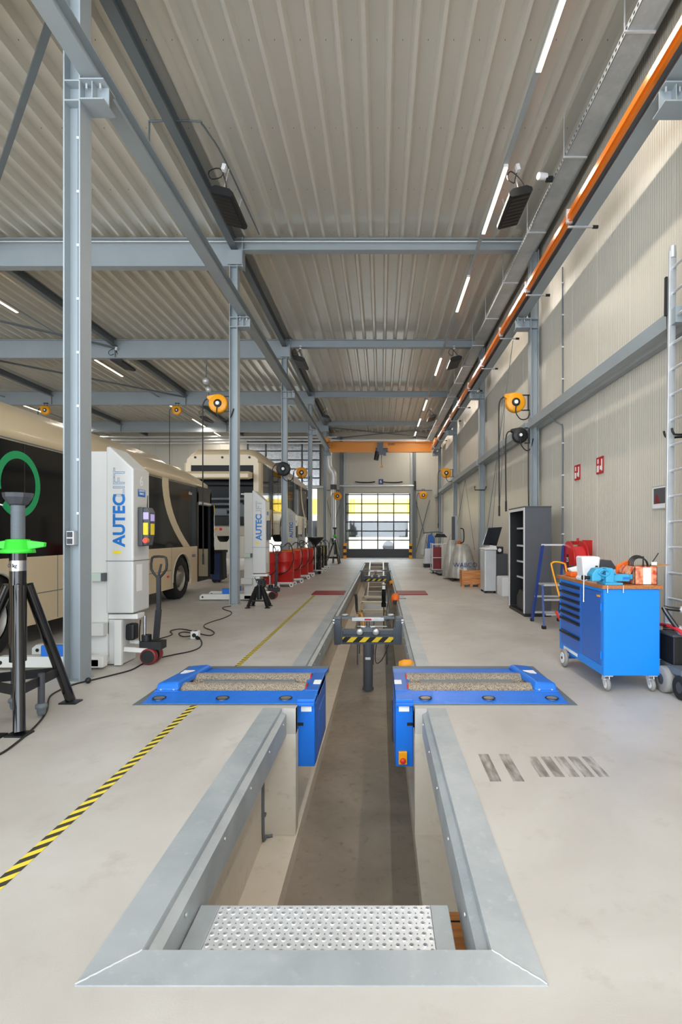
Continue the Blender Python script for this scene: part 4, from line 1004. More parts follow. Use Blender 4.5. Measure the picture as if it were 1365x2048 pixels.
# second bus: lifted
bus((-5.27, 17.6, 1.18), 'cream bus raised on lifts with its rear engine hatch open', hatch=True)
# bus out in the yard
yb = Thing('yard_bus', (-1.5, 44, -.02), 'grey bus with a green ring logo parked outside the far door', 'bus')
yb.part('body', MB().box(-14, 2.6, 44, 46.4, .35, 3.1), 'bus_white', world=True, bevel=.1)
yb.part('windows', MB().box(-13.5, 2.2, 43.97, 44.0, 1.25, 2.6), 'bus_glass', world=True)
for x in (-11.2, -5.4, .6): yb.part('wheel', MB().cyl((x, 43.9, .46), (x, 44.3, .46), .48, n=18), 'tyre', world=True)
m = MB(); m.lathe([(.34, 0), (.46, 0), (.46, -.02), (.34, -.02), (.34, 0)], (-3.7, 43.96, 1.9), 'y', 24); yb.part('ring_logo', m, 'logo_green', world=True)
m = MB(); m.lathe([(.42, 0), (.55, 0), (.55, -.02), (.42, -.02), (.42, 0)], (-8.2, 43.96, 1.9), 'y', 24); yb.part('ring_logo', m, 'paper', world=True)

# ================================================================ REELS
def reel(loc, body, label, r=.21, flip=1, arm=.2, rz=0, hose=2.4, hang=False):
    t = Thing('hose_reel', loc, label, 'hose reel', None, rz)
    prof = [(0, -.07), (r*.85, -.07), (r, -.05), (r, .05), (r*.85, .07), (0, .07)]
    bd = t.part('drum', MB().lathe(prof, (0, 0, 0), 'y', 28), body)
    t.part('spout', MB().prism([(-flip*(r*.2), r*.98), (-flip*(r+.03), r*.80), (-flip*(r+.03), r*.52), (-flip*(r*.7), r*.2)], 'y', -.06, .06), body, bd, bevel=.01)
    t.part('hub', MB().lathe([(0, -.095), (r*.3, -.095), (r*.42, -.085), (r*.42, -.07)], (0, 0, 0), 'y', 20), 'black', bd)
    t.part('hub_cap', MB().cyl((0, -.10, 0), (0, -.094, 0), r*.20, n=14), 'paper', bd)
    if hang: t.part('bracket', MB().bar((-.06, 0, r), (-.06, 0, r+.12), .02, .02).bar((.06, 0, r), (.06, 0, r+.12), .02, .02).box(-.1, .1, -.03, .03, r+.11, r+.13), 'black')
    else: t.part('bracket', MB().box(flip*r*.6, flip*(r+arm), -.02, .02, .15, .17).box(flip*r*.6, flip*(r+arm), -.02, .02, -.17, -.15).box(flip*(r+arm*.6), flip*(r+arm*.6+.02), -.02, .02, -.17, .17), 'black_metal')
    hs = t.part('hose', MB().tube([(-flip*(r+.02), 0, r*.62), (-flip*(r+.12), 0, .02), (-flip*(r+.14), 0, -.4), (-flip*(r+.13), 0, -hose)], .014, 8, 3), 'black')
    if not hang:
        t.part('nozzle', MB().cyl((-flip*(r+.13), 0, -hose-.22), (-flip*(r+.13), 0, -hose), .022, n=8), 'black', hs)
        t.part('supply_hose', MB().tube([(0, -.1, -.05), (-.01*flip, -.1, -r-.02), (flip*.1, -.08, -r-.16), (flip*(r+.05), -.04, -r-.12), (flip*(r+.12), 0, -r+.1)], .012, 8, 3), 'black')
    return t.o
reel((2.86, 11.34, 4.30), 'yellow', 'large yellow hose reel on the second column of the right wall', arm=.095, hose=2.2)
reel((-3.465, 11.32, 4.27), 'yellow', 'large yellow hose reel on the left side of the second column', r=.20, arm=.048, hose=3.2)
reel((-3.50, 23.4, 4.20), 'yellow', 'distant yellow hose reel on the fourth column by the raised bus', r=.24, arm=.043, hose=2.2)
reel((2.86, 23.4, 4.18), 'yellow', 'distant yellow hose reel on the fourth column of the right wall', r=.22, arm=.085, hose=2.2)
reel((-2.6, 31.6, 3.75), 'yellow', 'small yellow reel beside the duct left of the far door', r=.24, hose=2.6, hang=True)
reel((2.55, 32.2, 3.85), 'yellow', 'small yellow reel right of the far door', r=.24, hose=2.6, hang=True)
reel((-8.97, 23.35, 6.93), 'yellow', 'yellow reel hanging from a roof beam between the two buses', r=.2, hose=3.5, hang=True)
reel((-14.75, 23.35, 6.93), 'yellow', 'yellow reel hanging from a roof beam above the first bus', r=.2, hose=3.5, hang=True)
reel((2.96, 11.34, 3.60), 'black', 'black cable reel below the large yellow reel on the right wall', r=.165, arm=.04, hose=1.4)
reel((-3.10, 16.85, 3.56), 'black', 'black cable reel on the third column in front of the raised bus', r=.22, arm=-.06, hose=1.9)
# ropes and small cables along the right wall
for k, (a, b, r) in enumerate((((3.1, 12.5, 6.05), P(975, 1058, 13.9), .008), (P(1008, 770, 15.0), P(985, 1058, 13.95), .007), (P(931, 960, 17.6), P(910, 1078, 19.0), .007), (P(931, 960, 17.6), P(950, 1100, 17.2), .007), (P(1012, 780, 14.0), P(1000, 1015, 13.0), .008))):
    m = MB().tube([a, tuple((a[i]+b[i])/2-(.03 if i == 2 else 0) for i in range(3)), b], r, 6, 4)
    single('hanging_cable', m, 'steel_dark', a, ['thin cable slanting from the crane rail to the monitor stand', 'thin cable hanging to the top of the monitor', 'left line of a thin cable fork above the covered machine', 'right line of a thin cable fork above the covered machine', 'thin cable hanging beside the cabinet'][k], 'cable')
m = MB().tube([(3.02, 10.9, 3.5), (3.02, 10.9, 2.4), (3.03, 10.9, 2.05)], .012, 6, 2); single('hanging_cable', m, 'black', (3.02, 10.9, 2.05), 'black cable hanging down the column onto the dark cabinet', 'cable')
x_, y_, z_ = P(1122, 870, 10.9)
# chain hoist over bus bay
ch = Thing('chain_hoist', (-5.7, 17.3, 6.2), 'small grey chain hoist hanging from the second roof beam over the bus', 'hoist')
ch.part('chain', MB().cyl((-5.7, 17.3, 6.55), (-5.7, 17.3, 7.17), .02, n=6).cyl((-5.6, 17.3, 5.8), (-5.62, 17.3, 6.4), .015, n=6), 'steel_dark', world=True)
ch.part('body', MB().sphere((-5.7, 17.3, 6.48), .12, 12).sphere((-5.62, 17.3, 6.2), .10, 12), 'alu', world=True)
ch.part('hook', MB().tube([(-5.66, 17.3, 6.1), (-5.6, 17.3, 5.98), (-5.55, 17.3, 5.88), (-5.62, 17.3, 5.80)], .02, 6), 'steel_dark', world=True)
# power sockets on nearest column
sx_ = Thing('wall_socket', (-3.13, 5.42, 1.45), 'double white switch box fixed inside the nearest column', 'socket')
sx_.part('housing', MB().box(-3.185, -3.11, 5.37, 5.46, 1.39, 1.53), 'plastic_white', world=True, bevel=.004)
for z in (1.40, 1.468): sx_.part('rocker', MB().box(-3.176, -3.122, 5.364, 5.371, z, z+.054), 'dark_grey', world=True)
cp = Thing('column_conduit', (-3.12, 5.45, 1.53), 'thin conduit clipped up the recess of the nearest column', 'conduit')
cp.part('pipe', MB().tube([(-3.11, 5.46, 1.53), (-3.11, 5.46, 5.86)], .009, 8, 0), 'steel_dark', world=True)
for k in range(8): cp.part('clip', MB().box(-3.125, -3.092, 5.445, 5.47, 1.7+k*.55, 1.725+k*.55), 'plastic_white', world=True)

# ================================================================ DRUMS AND LEFT SIDE
def drum(loc, label, body='red', top='amber', r=.28, h=.88, rz=0):
    t = Thing('oil_drum', loc, label, 'drum', None, rz)
    m = MB().lathe([(0, .12), (r-.01, .12), (r, .135), (r, .40), (r+.012, .415), (r, .43), (r, .70), (r+.012, .715), (r, .73), (r, .98), (r-.01, h+.12), (r-.025, h+.115), (0, h+.105)], (0, 0, 0), n=30)
    b = t.part('barrel', m, body); t.part('lid', MB().cyl((0, 0, h+.106), (0, 0, h+.125), r-.03, n=24), top, b)
    t.part('trolley', MB().box(-r-.02, r+.02, -r, r, .085, .115).box(-r-.03, r+.03, -r-.02, -r, .09, .14), 'plastic_white', bevel=.004)
    for x in (-r+.04, r-.02):
        for y in (-r, r):
            w_ = t.part('castor', MB().cyl((x, y-.02, .06), (x, y+.02, .06), .06, n=16), 'plastic_white'); t.part('castor_hub', MB().cyl((x, y-.024, .06), (x, y+.024, .06), .025, n=10), 'dark_grey', w_)
    t.part('pump', MB().cyl((-.08, 0, h+.12), (-.08, 0, h+.34), .025, n=10).cyl((-.08, 0, h+.22), (.06, 0, h+.30), .016, n=8), 'steel_dark')
    t.part('hose', MB().tube([(.02, 0, h+.30), (.16, -.05, h+.36), (.26, -.15, h+.2), (r+.03, -.2, h-.1), (r*.7, -r-.02, .5), (0, -r-.03, .38), (-.15, -r-.03, .36)], .014, 6, 4), 'black')
    return t.o
d0 = drum((-2.80, 15.3, 0), 'red oil drum on a white trolley, largest and nearest of the red drums')
dup(d0, (-3.20, 14.55, 0), .6, 'red oil drum half hidden by the second column lift')
dup(d0, (-2.78, 16.5, 0), .3, 'red oil drum directly behind the nearest one')
dup(d0, (-2.74, 17.9, 0), .2, 'red oil drum, third of the row beside the third column')
dup(d0, (-2.70, 19.0, 0), .1, 'farthest red oil drum of the row')
k0 = drum((-2.52, 20.4, 0), 'black oil drum with wheels behind the row of red drums', 'black_gloss', 'black', r=.23)
dup(k0, (-2.55, 21.6, 0), .4, 'second black oil drum, farther along')
dup(k0, (-2.55, 22.9, 0), .4, 'farthest black oil drum beside the fourth column')
fn = Thing('drain_funnel', (-2.5, 19.95, 0), 'black waste oil drain with a wide funnel, standing beyond the red drums', 'oil drain')
fn.part('funnel', MB().lathe([(.30, 1.38), (.31, 1.36), (.26, 1.28), (.10, 1.12), (.04, 1.08), (.03, 1.0), (0, 1.0)], (.03, 0, 0), n=22), 'black')
fn.part('pole', MB().cyl((.03, 0, .1), (.03, 0, 1.05), .025, n=8), 'chrome'); fn.part('base', MB().box(-.18, .24, -.18, .14, .06, .10), 'dark_grey')
for x in (-.15, .20): fn.part('castor', MB().cyl((x, -.18, .06), (x, -.14, .06), .06, n=12), 'rubber')
bn = Thing('wheeled_bin', (-5.15, 16.6, 0), 'dark blue wheeled bin seen between the buses behind the second column', 'bin')
bn.part('body', MB().prism([(-.2, .12), (-.25, .92), (.25, .92), (.2, .06)], 'y', -.25, .25), 'bin_blue', bevel=.02); bn.part('lid', MB().box(-.28, .28, -.28, .28, .92, 1.0), 'black', bevel=.02)
bn.part('bag', MB().prism([(.18, .1), (.30, .12), (.27, .92), (.2, .92)], 'y', -.27, .1), 'black'); 
for y in (-.24, .2): bn.part('wheel', MB().cyl((.02, y, .09), (.02, y+.05, .09), .09, n=16), 'tyre')
# cables on the floor
def floor_cable(name, pix, label, z=.008, r=.008, m_='black'):
    pts = [F(px, py, z) for px, py in pix]; o = MB().tube(pts, r, 8, 4); return single(name, o, m_, pts[0], label, 'cable')
floor_cable('floor_cable', [(-60, 1535), (0, 1508), (30, 1488), (60, 1463), (82, 1440), (94, 1420), (97, 1400), (103, 1390), (120, 1380), (150, 1368), (180, 1361), (225, 1350), (262, 1340), (285, 1328), (310, 1318), (350, 1309), (380, 1303), (398, 1296), (404, 1288), (402, 1280), (397, 1275)], 'long black cable curving over the floor from the left edge to the white socket cube')
floor_cable('floor_cable', [(312, 1279), (335, 1273), (345, 1268), (341, 1262), (360, 1258), (385, 1262), (402, 1268), (420, 1271), (429, 1266), (422, 1260), (411, 1256), (409, 1250), (425, 1243), (445, 1237), (462, 1229), (462, 1223), (449, 1219), (446, 1215), (462, 1212)], 'thin black cable looping on the floor between the lift handle and the second column')
floor_cable('floor_cable', [(395, 1268), (370, 1264), (358, 1267), (366, 1273), (382, 1272)], 'short black cable loop beside the white socket cube')
x_, y_, z_ = F(180, 1364); single('cable_joint', MB().sphere((x_+.01, y_-.05, .03), .03, 12), 'black', (x_, y_, 0), 'round black cable connector on the floor by the foot of the nearest column', 'connector')
x_, y_, z_ = F(391, 1277); sq = Thing('socket_cube', (x_, y_, 0), 'white cube with black sockets lying on the floor among the cables', 'socket')
sq.part('cube', MB().box(-.055, .055, -.055, .055, 0, .11), 'plastic_white', bevel=.012)
for a in ((0, -.057, .055), ): sq.part('socket', MB().cyl(a, (a[0], a[1]+.01, a[2]), .03, n=14), 'black')
sq.part('plug', MB().cyl((.045, -.07, .03), (.08, -.10, .02), .026, n=12), 'black')
sq.part('socket', MB().cyl((0, 0, .108), (0, 0, .113), .03, n=14), 'black')

# ================================================================ WORKBENCH
bx0, bx1, by0, by1, bz0, bz1 = 2.12, 2.655, 5.06, 6.31, .15, .975
wbk = Thing('workbench', (2.38, 5.7, 0), 'blue mobile workbench with seven drawers and a wooden top', 'workbench')
wbk.part('body', MB().box(bx0+.012, bx1, by0, by1, bz0, bz1), 'bench_blue', world=True, bevel=.006)
wbk.part('front_frame', MB().box(bx0, bx0+.011, by0, by0+.05, bz0, bz1).box(bx0, bx0+.011, by1-.05, by1, bz0, bz1).box(bx0, bx0+.011, by0+.05, by1-.05, bz1-.03, bz1).box(bx0, bx0+.011, by0+.05, by1-.05, bz0, bz0+.085).box(bx0, bx0+.011, 5.63, 5.65, bz0+.085, bz1-.03), 'bench_blue', world=True)
wt = wbk.part('worktop', MB().box(bx0-.02, bx1+.02, by0-.02, by1+.05, bz1+.001, bz1+.036), 'wood_top', world=True, bevel=.004)
dr = wbk.part('cupboard_door', MB().box(bx0-.004, bx0+.011, by0+.055, 5.625, bz0+.09, bz1-.035), 'bench_blue_dark', world=True, bevel=.003)
wbk.part('lock', MB().box(bx0-.012, bx0-.003, 5.14, 5.20, bz1-.085, bz1-.065), 'yellow', dr, world=True)
for z in (.30, .76): wbk.part('hinge', MB().cyl((bx0-.005, 5.112, z), (bx0-.005, 5.112, z+.07), .006, n=8), 'bench_blue', dr, world=True)
hs = [.082, .078, .078, .076, .076, .155, .175]; z = bz1-.035
for h in hs:
    d_ = wbk.part('drawer', MB().box(bx0-.004, bx0+.011, 5.655, by1-.055, z-h+.004, z-.002), 'bench_blue_dark', world=True, bevel=.002)
    wbk.part('handle', MB().prism([(bx0-.004, z-.006), (bx0-.026, z-.014), (bx0-.026, z-.032), (bx0-.004, z-.036)], 'y', 5.66, by1-.06), 'black', d_, world=True)
    z -= h
wbk.part('maker_strip', MB().box(bx0-.0015, bx0, 5.74, 6.17, bz0+.022, bz0+.055), 'paper', world=True)
m = MB()
for (x, y) in ((2.16, 5.10), (2.585, 5.10)):
    c = wbk.part('castor_fork', MB().box(x-.03, x+.055, y-.03, y+.03, .138, .149).bar((x-.028, y, .14), (x-.022, y-.02, .06), .006, .04).bar((x+.028, y, .14), (x+.022, y-.02, .06), .006, .04), 'alu', world=True)
    wbk.part('castor_wheel', MB().lathe([(.0, -.017), (.040, -.018), (.058, -.014), (.062, 0), (.058, .014), (.040, .018), (0, .017)], (x, y-.02, .0625), 'x', 22), 'grey_rubber', c, world=True)
    wbk.part('castor_disc', MB().cyl((x-.020, y-.02, .0625), (x+.020, y-.02, .0625), .036, n=16), 'plastic_white', c, world=True)
    wbk.part('brake_pedal', MB().box(x-.055, x-.028, y-.07, y-.02, .118, .128), 'alu', c, world=True)
for (x, y) in ((2.075, 6.02), (2.60, 6.02)):
    w_ = wbk.part('wheel', MB().lathe([(0, -.02), (.07, -.022), (.095, -.016), (.1, 0), (.095, .016), (.07, .022), (0, .02)], (x, y, .1), 'x', 26), 'grey_rubber', world=True)
    wbk.part('wheel_disc', MB().cyl((x-.026, y, .1), (x+.026, y, .1), .062, n=18), 'plastic_white', w_, world=True)
    wbk.part('hub', MB().cyl((x-.032, y, .1), (x+.032, y, .1), .016, n=10), 'black', w_, world=True)
wbk.part('axle', MB().cyl((2.06, 6.02, .1), (2.62, 6.02, .1), .012, n=8).box(2.14, 2.62, 5.98, 6.06, .1, .149), 'bench_blue_dark', world=True)
T = bz1+.036
# vise
v = Thing('bench_vise', (2.25, 5.2, T), 'light blue bench vise bolted to the near edge of the worktop', 'vise')
V = lambda n_, mb, m_, p=None, bv=.004: v.part(n_, mb, m_, p, world=True, bevel=bv)
V('fixed_body', MB().box(2.20, 2.40, 5.12, 5.24, T+.03, T+.095).box(2.16, 2.24, 5.10, 5.26, T+.02, T+.13), 'cyan', bv=.01)
V('base', MB().box(2.14, 2.31, 5.07, 5.27, T+.0005, T+.022).cyl((2.22, 5.17, T+.02), (2.22, 5.17, T+.04), .07, n=20), 'cyan')
V('slide', MB().box(2.06, 2.44, 5.15, 5.21, T+.05, T+.10), 'cyan')
V('jaw', MB().prism([(2.03, T+.03), (2.03, T+.10), (2.07, T+.155), (2.135, T+.165), (2.15, T+.13), (2.12, T+.10), (2.12, T+.04)], 'y', 5.11, 5.25), 'cyan', bv=.01)
V('jaw', MB().prism([(2.16, T+.10), (2.165, T+.165), (2.23, T+.16), (2.27, T+.10)], 'y', 5.11, 5.25), 'cyan', bv=.01)
V('jaw_ring', MB().tube([(2.09, 5.10, T+.11), (2.12, 5.10, T+.14), (2.17, 5.10, T+.14), (2.19, 5.10, T+.11), (2.15, 5.10, T+.085), (2.09, 5.10, T+.11)], .008, 6), 'cyan', bv=0)
V('spindle', MB().cyl((1.96, 5.17, T+.065), (2.06, 5.17, T+.065), .016, n=12).cyl((1.955, 5.17, T+.065), (1.985, 5.17, T+.065), .024, n=12), 'black_metal', bv=0)
V('handle_bar', MB().cyl((1.965, 5.15, T+.09), (1.955, 5.13, T-.16), .007, n=8).cyl((1.955, 5.13, T-.165), (1.955, 5.13, T-.15), .011, n=8), 'chrome', bv=0)
V('data_plate', MB().box(2.33, 2.40, 5.118, 5.12, T+.05, T+.075), 'blue_text', bv=0)
for x in (2.15, 2.30): V('clamp_screw', MB().cyl((x, 5.045, T-.07), (x, 5.045, T+.0), .006, n=8), 'chrome', bv=0)
# items on the bench
cn = Thing('plastic_canister', (2.17, 5.62, T), 'translucent white plastic canister standing behind the vise', 'canister')
cn.part('body', MB().prism([(2.09, T+.0005), (2.08, T+.03), (2.10, T+.05), (2.085, T+.24), (2.10, T+.255), (2.27, T+.255), (2.28, T+.24), (2.26, T+.05), (2.24, T+.0005)], 'y', 5.52, 5.70), 'plastic_white', world=True, bevel=.015)
cn.part('tap', MB().cyl((2.235, 5.505, T+.15), (2.235, 5.53, T+.15), .012, n=10), 'black', world=True)
tb = Thing('storage_tub', (2.52, 6.1, T), 'white tub with a dark lid on the far end of the bench', 'tub')
tb.part('tub', MB().prism([(2.42, T+.0005), (2.40, T+.10), (2.66, T+.10), (2.64, T+.0005)], 'y', 5.95, 6.22), 'plastic_white', world=True, bevel=.01)
tb.part('lid', MB().prism([(2.385, T+.101), (2.385, T+.115), (2.42, T+.19), (2.46, T+.205), (2.57, T+.195), (2.62, T+.12), (2.67, T+.115), (2.67, T+.101)], 'y', 5.93, 6.24), 'dark_grey', world=True, bevel=.008)
rb = Thing('red_parts_bin', (2.25, 6.2, T), 'red and white box with rags at the far left corner of the bench', 'box')
rb.part('box', MB().box(2.17, 2.36, 6.08, 6.26, T+.0005, T+.05), 'orange', world=True, bevel=.008)
rb.part('rag', MB().prism([(2.19, T+.051), (2.16, T+.09), (2.24, T+.11), (2.33, T+.13), (2.37, T+.09), (2.33, T+.051)], 'y', 6.1, 6.2), 'paper', world=True, bevel=.015)
rb.part('lid', MB().box(2.19, 2.37, 6.19, 6.25, T+.10, T+.12), 'black', world=True, bevel=.004)
cb = Thing('cardboard_box', (2.54, 5.25, T), 'open cardboard box with red print and white label on the bench', 'box')
cb.part('carton', MB().box(2.445, 2.66, 5.12, 5.125, T+.0005, T+.175).box(2.445, 2.66, 5.395, 5.40, T+.0005, T+.175).box(2.445, 2.45, 5.12, 5.4, T+.0005, T+.175).box(2.655, 2.66, 5.12, 5.4, T+.0005, T+.175).box(2.445, 2.66, 5.12, 5.4, T+.0005, T+.005), 'box_red', world=True)
cb.part('flap', MB().bar((2.66, 5.26, T+.175), (2.80, 5.26, T+.19), .27, .004), 'cardboard', world=True)
cb.part('flap', MB().bar((2.445, 5.26, T+.175), (2.40, 5.26, T+.10), .27, .004), 'box_red', world=True)
cb.part('label', MB().box(2.525, 2.60, 5.117, 5.1195, T+.005, T+.165), 'paper', world=True)
oc = Thing('orange_tray', (2.44, 5.46, T), 'bright orange tray tilted against the back of the cardboard box', 'tray')
oc.part('tray', MB().prism([(2.39, T+.0005), (2.40, T+.17), (2.53, T+.23), (2.55, T+.0005)], 'y', 5.41, 5.44), 'orange', world=True, bevel=.004)
cc = Thing('cable_coil', (2.57, 5.26, T+.18), 'coil of black cable with tools sticking out of the cardboard box', 'cable')
for k in range(4):
    pts = [(2.56+(.075+.006*k)*math.cos(a), 5.24+.02*k+.02*math.sin(a), T+.165+(.07+.006*k)*math.sin(a)+.02) for a in [2*PI*i/12 for i in range(13)]]
    cc.part('loop', MB().tube(pts, .006, 6, 2), 'black', world=True)
cc.part('stick', MB().cyl((2.565, 5.2, T+.01), (2.565, 5.2, T+.27), .008, n=8).cyl((2.55, 5.22, T+.05), (2.58, 5.22, T+.25), .006, n=6), 'black', world=True)
cc.part('rod', MB().cyl((2.62, 5.25, T+.12), (2.74, 5.25, T+.30), .005, n=6), 'black', world=True)
cc.part('tag', MB().box(2.645, 2.70, 5.2, 5.205, T+.185, T+.215), 'paper', world=True)

# ================================================================ RIGHT EDGE: LADDER, JACK, HOSE
la = Thing('extension_ladder', (3.10, 5.5, 0), 'tall aluminium ladder standing against the right wall at the picture edge', 'ladder')
def lz(z): return 3.20+.08*(z/4.6)
for y in (5.70, 5.27):
    la.part('stile', MB().bar((3.07, y, .01), (3.125, y, 4.53), .035, .075, up=(1, 0, 0)), 'alu', world=True, bevel=.004)
    la.part('end_cap', MB().cyl((3.125, y, 4.46), (3.126, y, 4.58), .036, n=12), 'alu', world=True)
for k in range(16):
    z = .27+k*.272; x = 3.073+.055*z/4.53
    la.part('rung', MB().cyl((x, 5.27, z), (x, 5.70, z), .015, n=10), 'alu', world=True)
la.part('rubber_sleeve', MB().bar((3.08, 5.725, 3.85), (3.09, 5.735, 4.27), .03, .05, up=(1, 0, 0)), 'rubber', world=True)
la.part('rope', MB().tube([(3.09, 5.745, 3.85), (3.10, 5.745, 3.3), (3.10, 5.742, 2.0), (3.09, 5.742, .4)], .006, 6, 2), 'rubber', world=True)
hk = Thing('wall_hook', (3.36, 5.95, 2.5), 'black double wall hook with upturned ends above the framed picture', 'hook')
for dy in (0, -.16):
    hk.part('prong', MB().tube([(3.40, 5.75+dy, 2.56), (3.14, 5.78+dy, 2.55), (3.09, 5.78+dy, 2.57), (3.075, 5.78+dy, 2.62)], .012, 8, 4), 'black', world=True)
hk.part('plate', MB().box(3.40, 3.42, 5.55, 5.80, 2.50, 2.62), 'black', world=True)
pf = Thing('picture_frame', (3.40, 6.48, 1.95), 'small framed photograph on the right wall behind the ladder', 'picture')
pf.part('frame', MB().box(3.395, 3.419, 6.27, 6.66, 1.80, 2.09), 'alu', world=True, bevel=.003)
pp = pf.part('mount', MB().box(3.392, 3.3955, 6.285, 6.645, 1.815, 2.075), 'paper', world=True)
pf.part('photograph', MB().box(3.390, 3.3925, 6.29, 6.61, 1.87, 2.06), 'cab_grey', pp, world=True)
pf.part('photograph_figure', MB().prism([(6.46, 1.88), (6.50, 1.96), (6.53, 1.985), (6.565, 1.96), (6.57, 1.88)], 'x', 3.389, 3.391), 'dark_red', pp, world=True)
for y, l in ((9.24, 'left'), (8.28, 'right')):
    sg = Thing('fire_sign', (3.40, y, 2.5), 'red fire sign with white symbols on the right wall, %s of the two' % l, 'sign')
    sg.part('plate', MB().box(3.404, 3.412, y-.13, y+.13, 2.44, 2.70), 'sign_red', world=True)
    sg.part('symbol', MB().box(3.401, 3.405, y+.03, y+.10, 2.47, 2.57).box(3.401, 3.405, y+.04, y+.08, 2.60, 2.67), 'paper', world=True)
    sg.part('symbol', MB().box(3.401, 3.405, y-.10, y-.06, 2.48, 2.66).box(3.401, 3.405, y-.06, y-.01, 2.50, 2.56), 'paper', world=True)
pk = Thing('battery_pack_cart', (3.0, 5.1, 0), 'black wheeled machine with a tubular handle behind the blue workbench', 'cart')
pk.part('housing', MB().box(2.74, 3.13, 4.98, 5.24, .27, .53), 'black', world=True, bevel=.01)
pk.part('top_tray', MB().box(2.73, 3.14, 4.97, 5.25, .531, .555), 'dark_grey', world=True, bevel=.004)
pk.part('chassis', MB().box(2.74, 3.1, 5.02, 5.22, .16, .268), 'steel_dark', world=True)
w_ = pk.part('wheel', MB().lathe([(.05, -.05), (.11, -.05), (.125, -.04), (.125, .04), (.11, .05), (.05, .05)], (2.70, 5.04, .126), 'x', 24), 'grey_rubber', world=True)
pk.part('hub', MB().cyl((2.655, 5.04, .126), (2.745, 5.04, .126), .06, n=16), 'dark_grey', w_, world=True)
w_ = pk.part('wheel', MB().lathe([(.05, -.03), (.10, -.035), (.11, -.02), (.11, .02), (.10, .035), (.05, .03)], (2.72, 4.80, .111), 'x', 24), 'rubber', world=True)
pk.part('hub', MB().cyl((2.69, 4.80, .111), (2.75, 4.80, .111), .055, n=16), 'dark_grey', w_, world=True)
w_ = pk.part('wheel', MB().lathe([(.05, -.03), (.10, -.035), (.11, -.02), (.11, .02), (.10, .035), (.05, .03)], (2.85, 4.80, .111), 'x', 24), 'rubber', world=True)
pk.part('steering_yoke', MB().box(2.70, 2.87, 4.78, 5.0, .21, .27), 'steel_dark', world=True)
pk.part('handle', MB().tube([(2.70, 5.08, .80), (2.80, 5.05, .785), (3.2, 5.0, .76)], .02, 10, 3).tube([(2.70, 5.08, .80), (2.72, 5.05, .74), (2.80, 5.0, .60), (2.88, 4.97, .52), (2.9, 4.95, .3)], .022, 10, 3), 'black_gloss', world=True)
pk.part('handle_clamp', MB().cyl((2.79, 5.0, .62), (2.83, 4.99, .56), .03, n=12).cyl((2.84, 5.045, .8), (2.87, 5.04, .76), .028, n=12), 'alu', world=True)
pk.part('lever', MB().box(2.86, 2.89, 4.98, 5.02, .55, .70), 'alu', world=True, bevel=.01)
pk.part('coil', MB().tube([(2.79+.05*math.cos(a), 5.15+.05*math.sin(a), .565+.010*a/3) for a in [k*.7 for k in range(26)]], .006, 6, 1), 'black', world=True)
rh = MB().tube([(2.74, 5.35, .50), (2.75, 5.30, .60), (2.78, 4.95, .60), (2.80, 4.80, .44), (2.80, 4.70, .25), (2.72, 4.56, .06), (2.60, 4.38, .018), (2.50, 4.2, .018), (2.47, 4.05, .018), (2.6, 3.8, .018), (2.9, 3.6, .018)], .018, 10, 5)
single('red_hose', rh, 'hose_red', (2.7, 4.6, 0), 'red hose arching over the black cart down to the floor at the right edge', 'hose')

# ================================================================ CABINET AND STEPLADDER
kb = Thing('roller_cabinet', (2.85, 10.2, 0), 'tall dark grey cabinet with open shutter and shelves beside the right column', 'cabinet')
cx0, cx1, cy0, cy1 = 2.60, 3.08, 9.62, 10.78
kb.part('side_panel', MB().box(cx0, cx1, cy0, cy0+.02, .06, 1.98), 'cab_grey', world=True)
kb.part('side_panel', MB().box(cx0, cx1, cy1-.02, cy1, .06, 1.98), 'cab_grey', world=True)
kb.part('back_panel', MB().box(cx1-.02, cx1, cy0+.02, cy1-.02, .06, 1.98), 'black', world=True)
kb.part('top_panel', MB().box(cx0-.01, cx1+.005, cy0-.01, cy1+.01, 1.981, 2.005), 'dark_grey', world=True)
kb.part('plinth', MB().box(cx0, cx1, cy0, cy1, 0, .059), 'black', world=True)
kb.part('front_frame', MB().box(cx0-.012, cx0, cy0, cy0+.06, .06, 1.98).box(cx0-.012, cx0, cy1-.06, cy1, .06, 1.98).box(cx0-.012, cx0, cy0+.06, cy1-.06, 1.93, 1.98), 'plastic_white', world=True)
kb.part('lining', MB().box(cx0+.005, cx1-.021, cy1-.024, cy1-.0205, .07, 1.97), 'black', world=True)
for z in (.64, .95, 1.26, 1.60):
    s_ = kb.part('shelf', MB().box(cx0+.16, cx1-.021, cy0+.021, cy1-.025, z, z+.025), 'cab_grey', world=True)
    kb.part('shelf_lip', MB().box(cx0+.145, cx0+.16, cy0+.021, cy1-.025, z-.008, z+.027), 'plastic_white', s_, world=True)
def item(nm, mb, m_, loc, l, cat): return single(nm, mb, m_, loc, l, cat, bevel=.01)
item('parts_box', MB().box(2.78, 2.95, 9.9, 10.3, .666, .76), 'plastic_white', (2.8, 10.1, .666), 'white box on the lowest shelf of the dark cabinet', 'box')
item('parts_box', MB().box(2.78, 2.95, 9.9, 10.4, .976, 1.05), 'cyan', (2.8, 10.1, .976), 'blue box on the second shelf of the dark cabinet', 'box')
item('cloth_bundle', MB().sphere((2.87, 9.95, 1.345), .09, 12, 1, 1.6, .5), 'plastic_white', (2.8, 9.95, 1.286), 'crumpled white cloth on the third shelf of the dark cabinet', 'cloth')
item('tool_bag', MB().sphere((2.89, 9.95, 1.735), .12, 12, 1, 1.4, .85), 'cab_grey', (2.8, 9.95, 1.626), 'grey bag on the top shelf of the dark cabinet', 'bag')
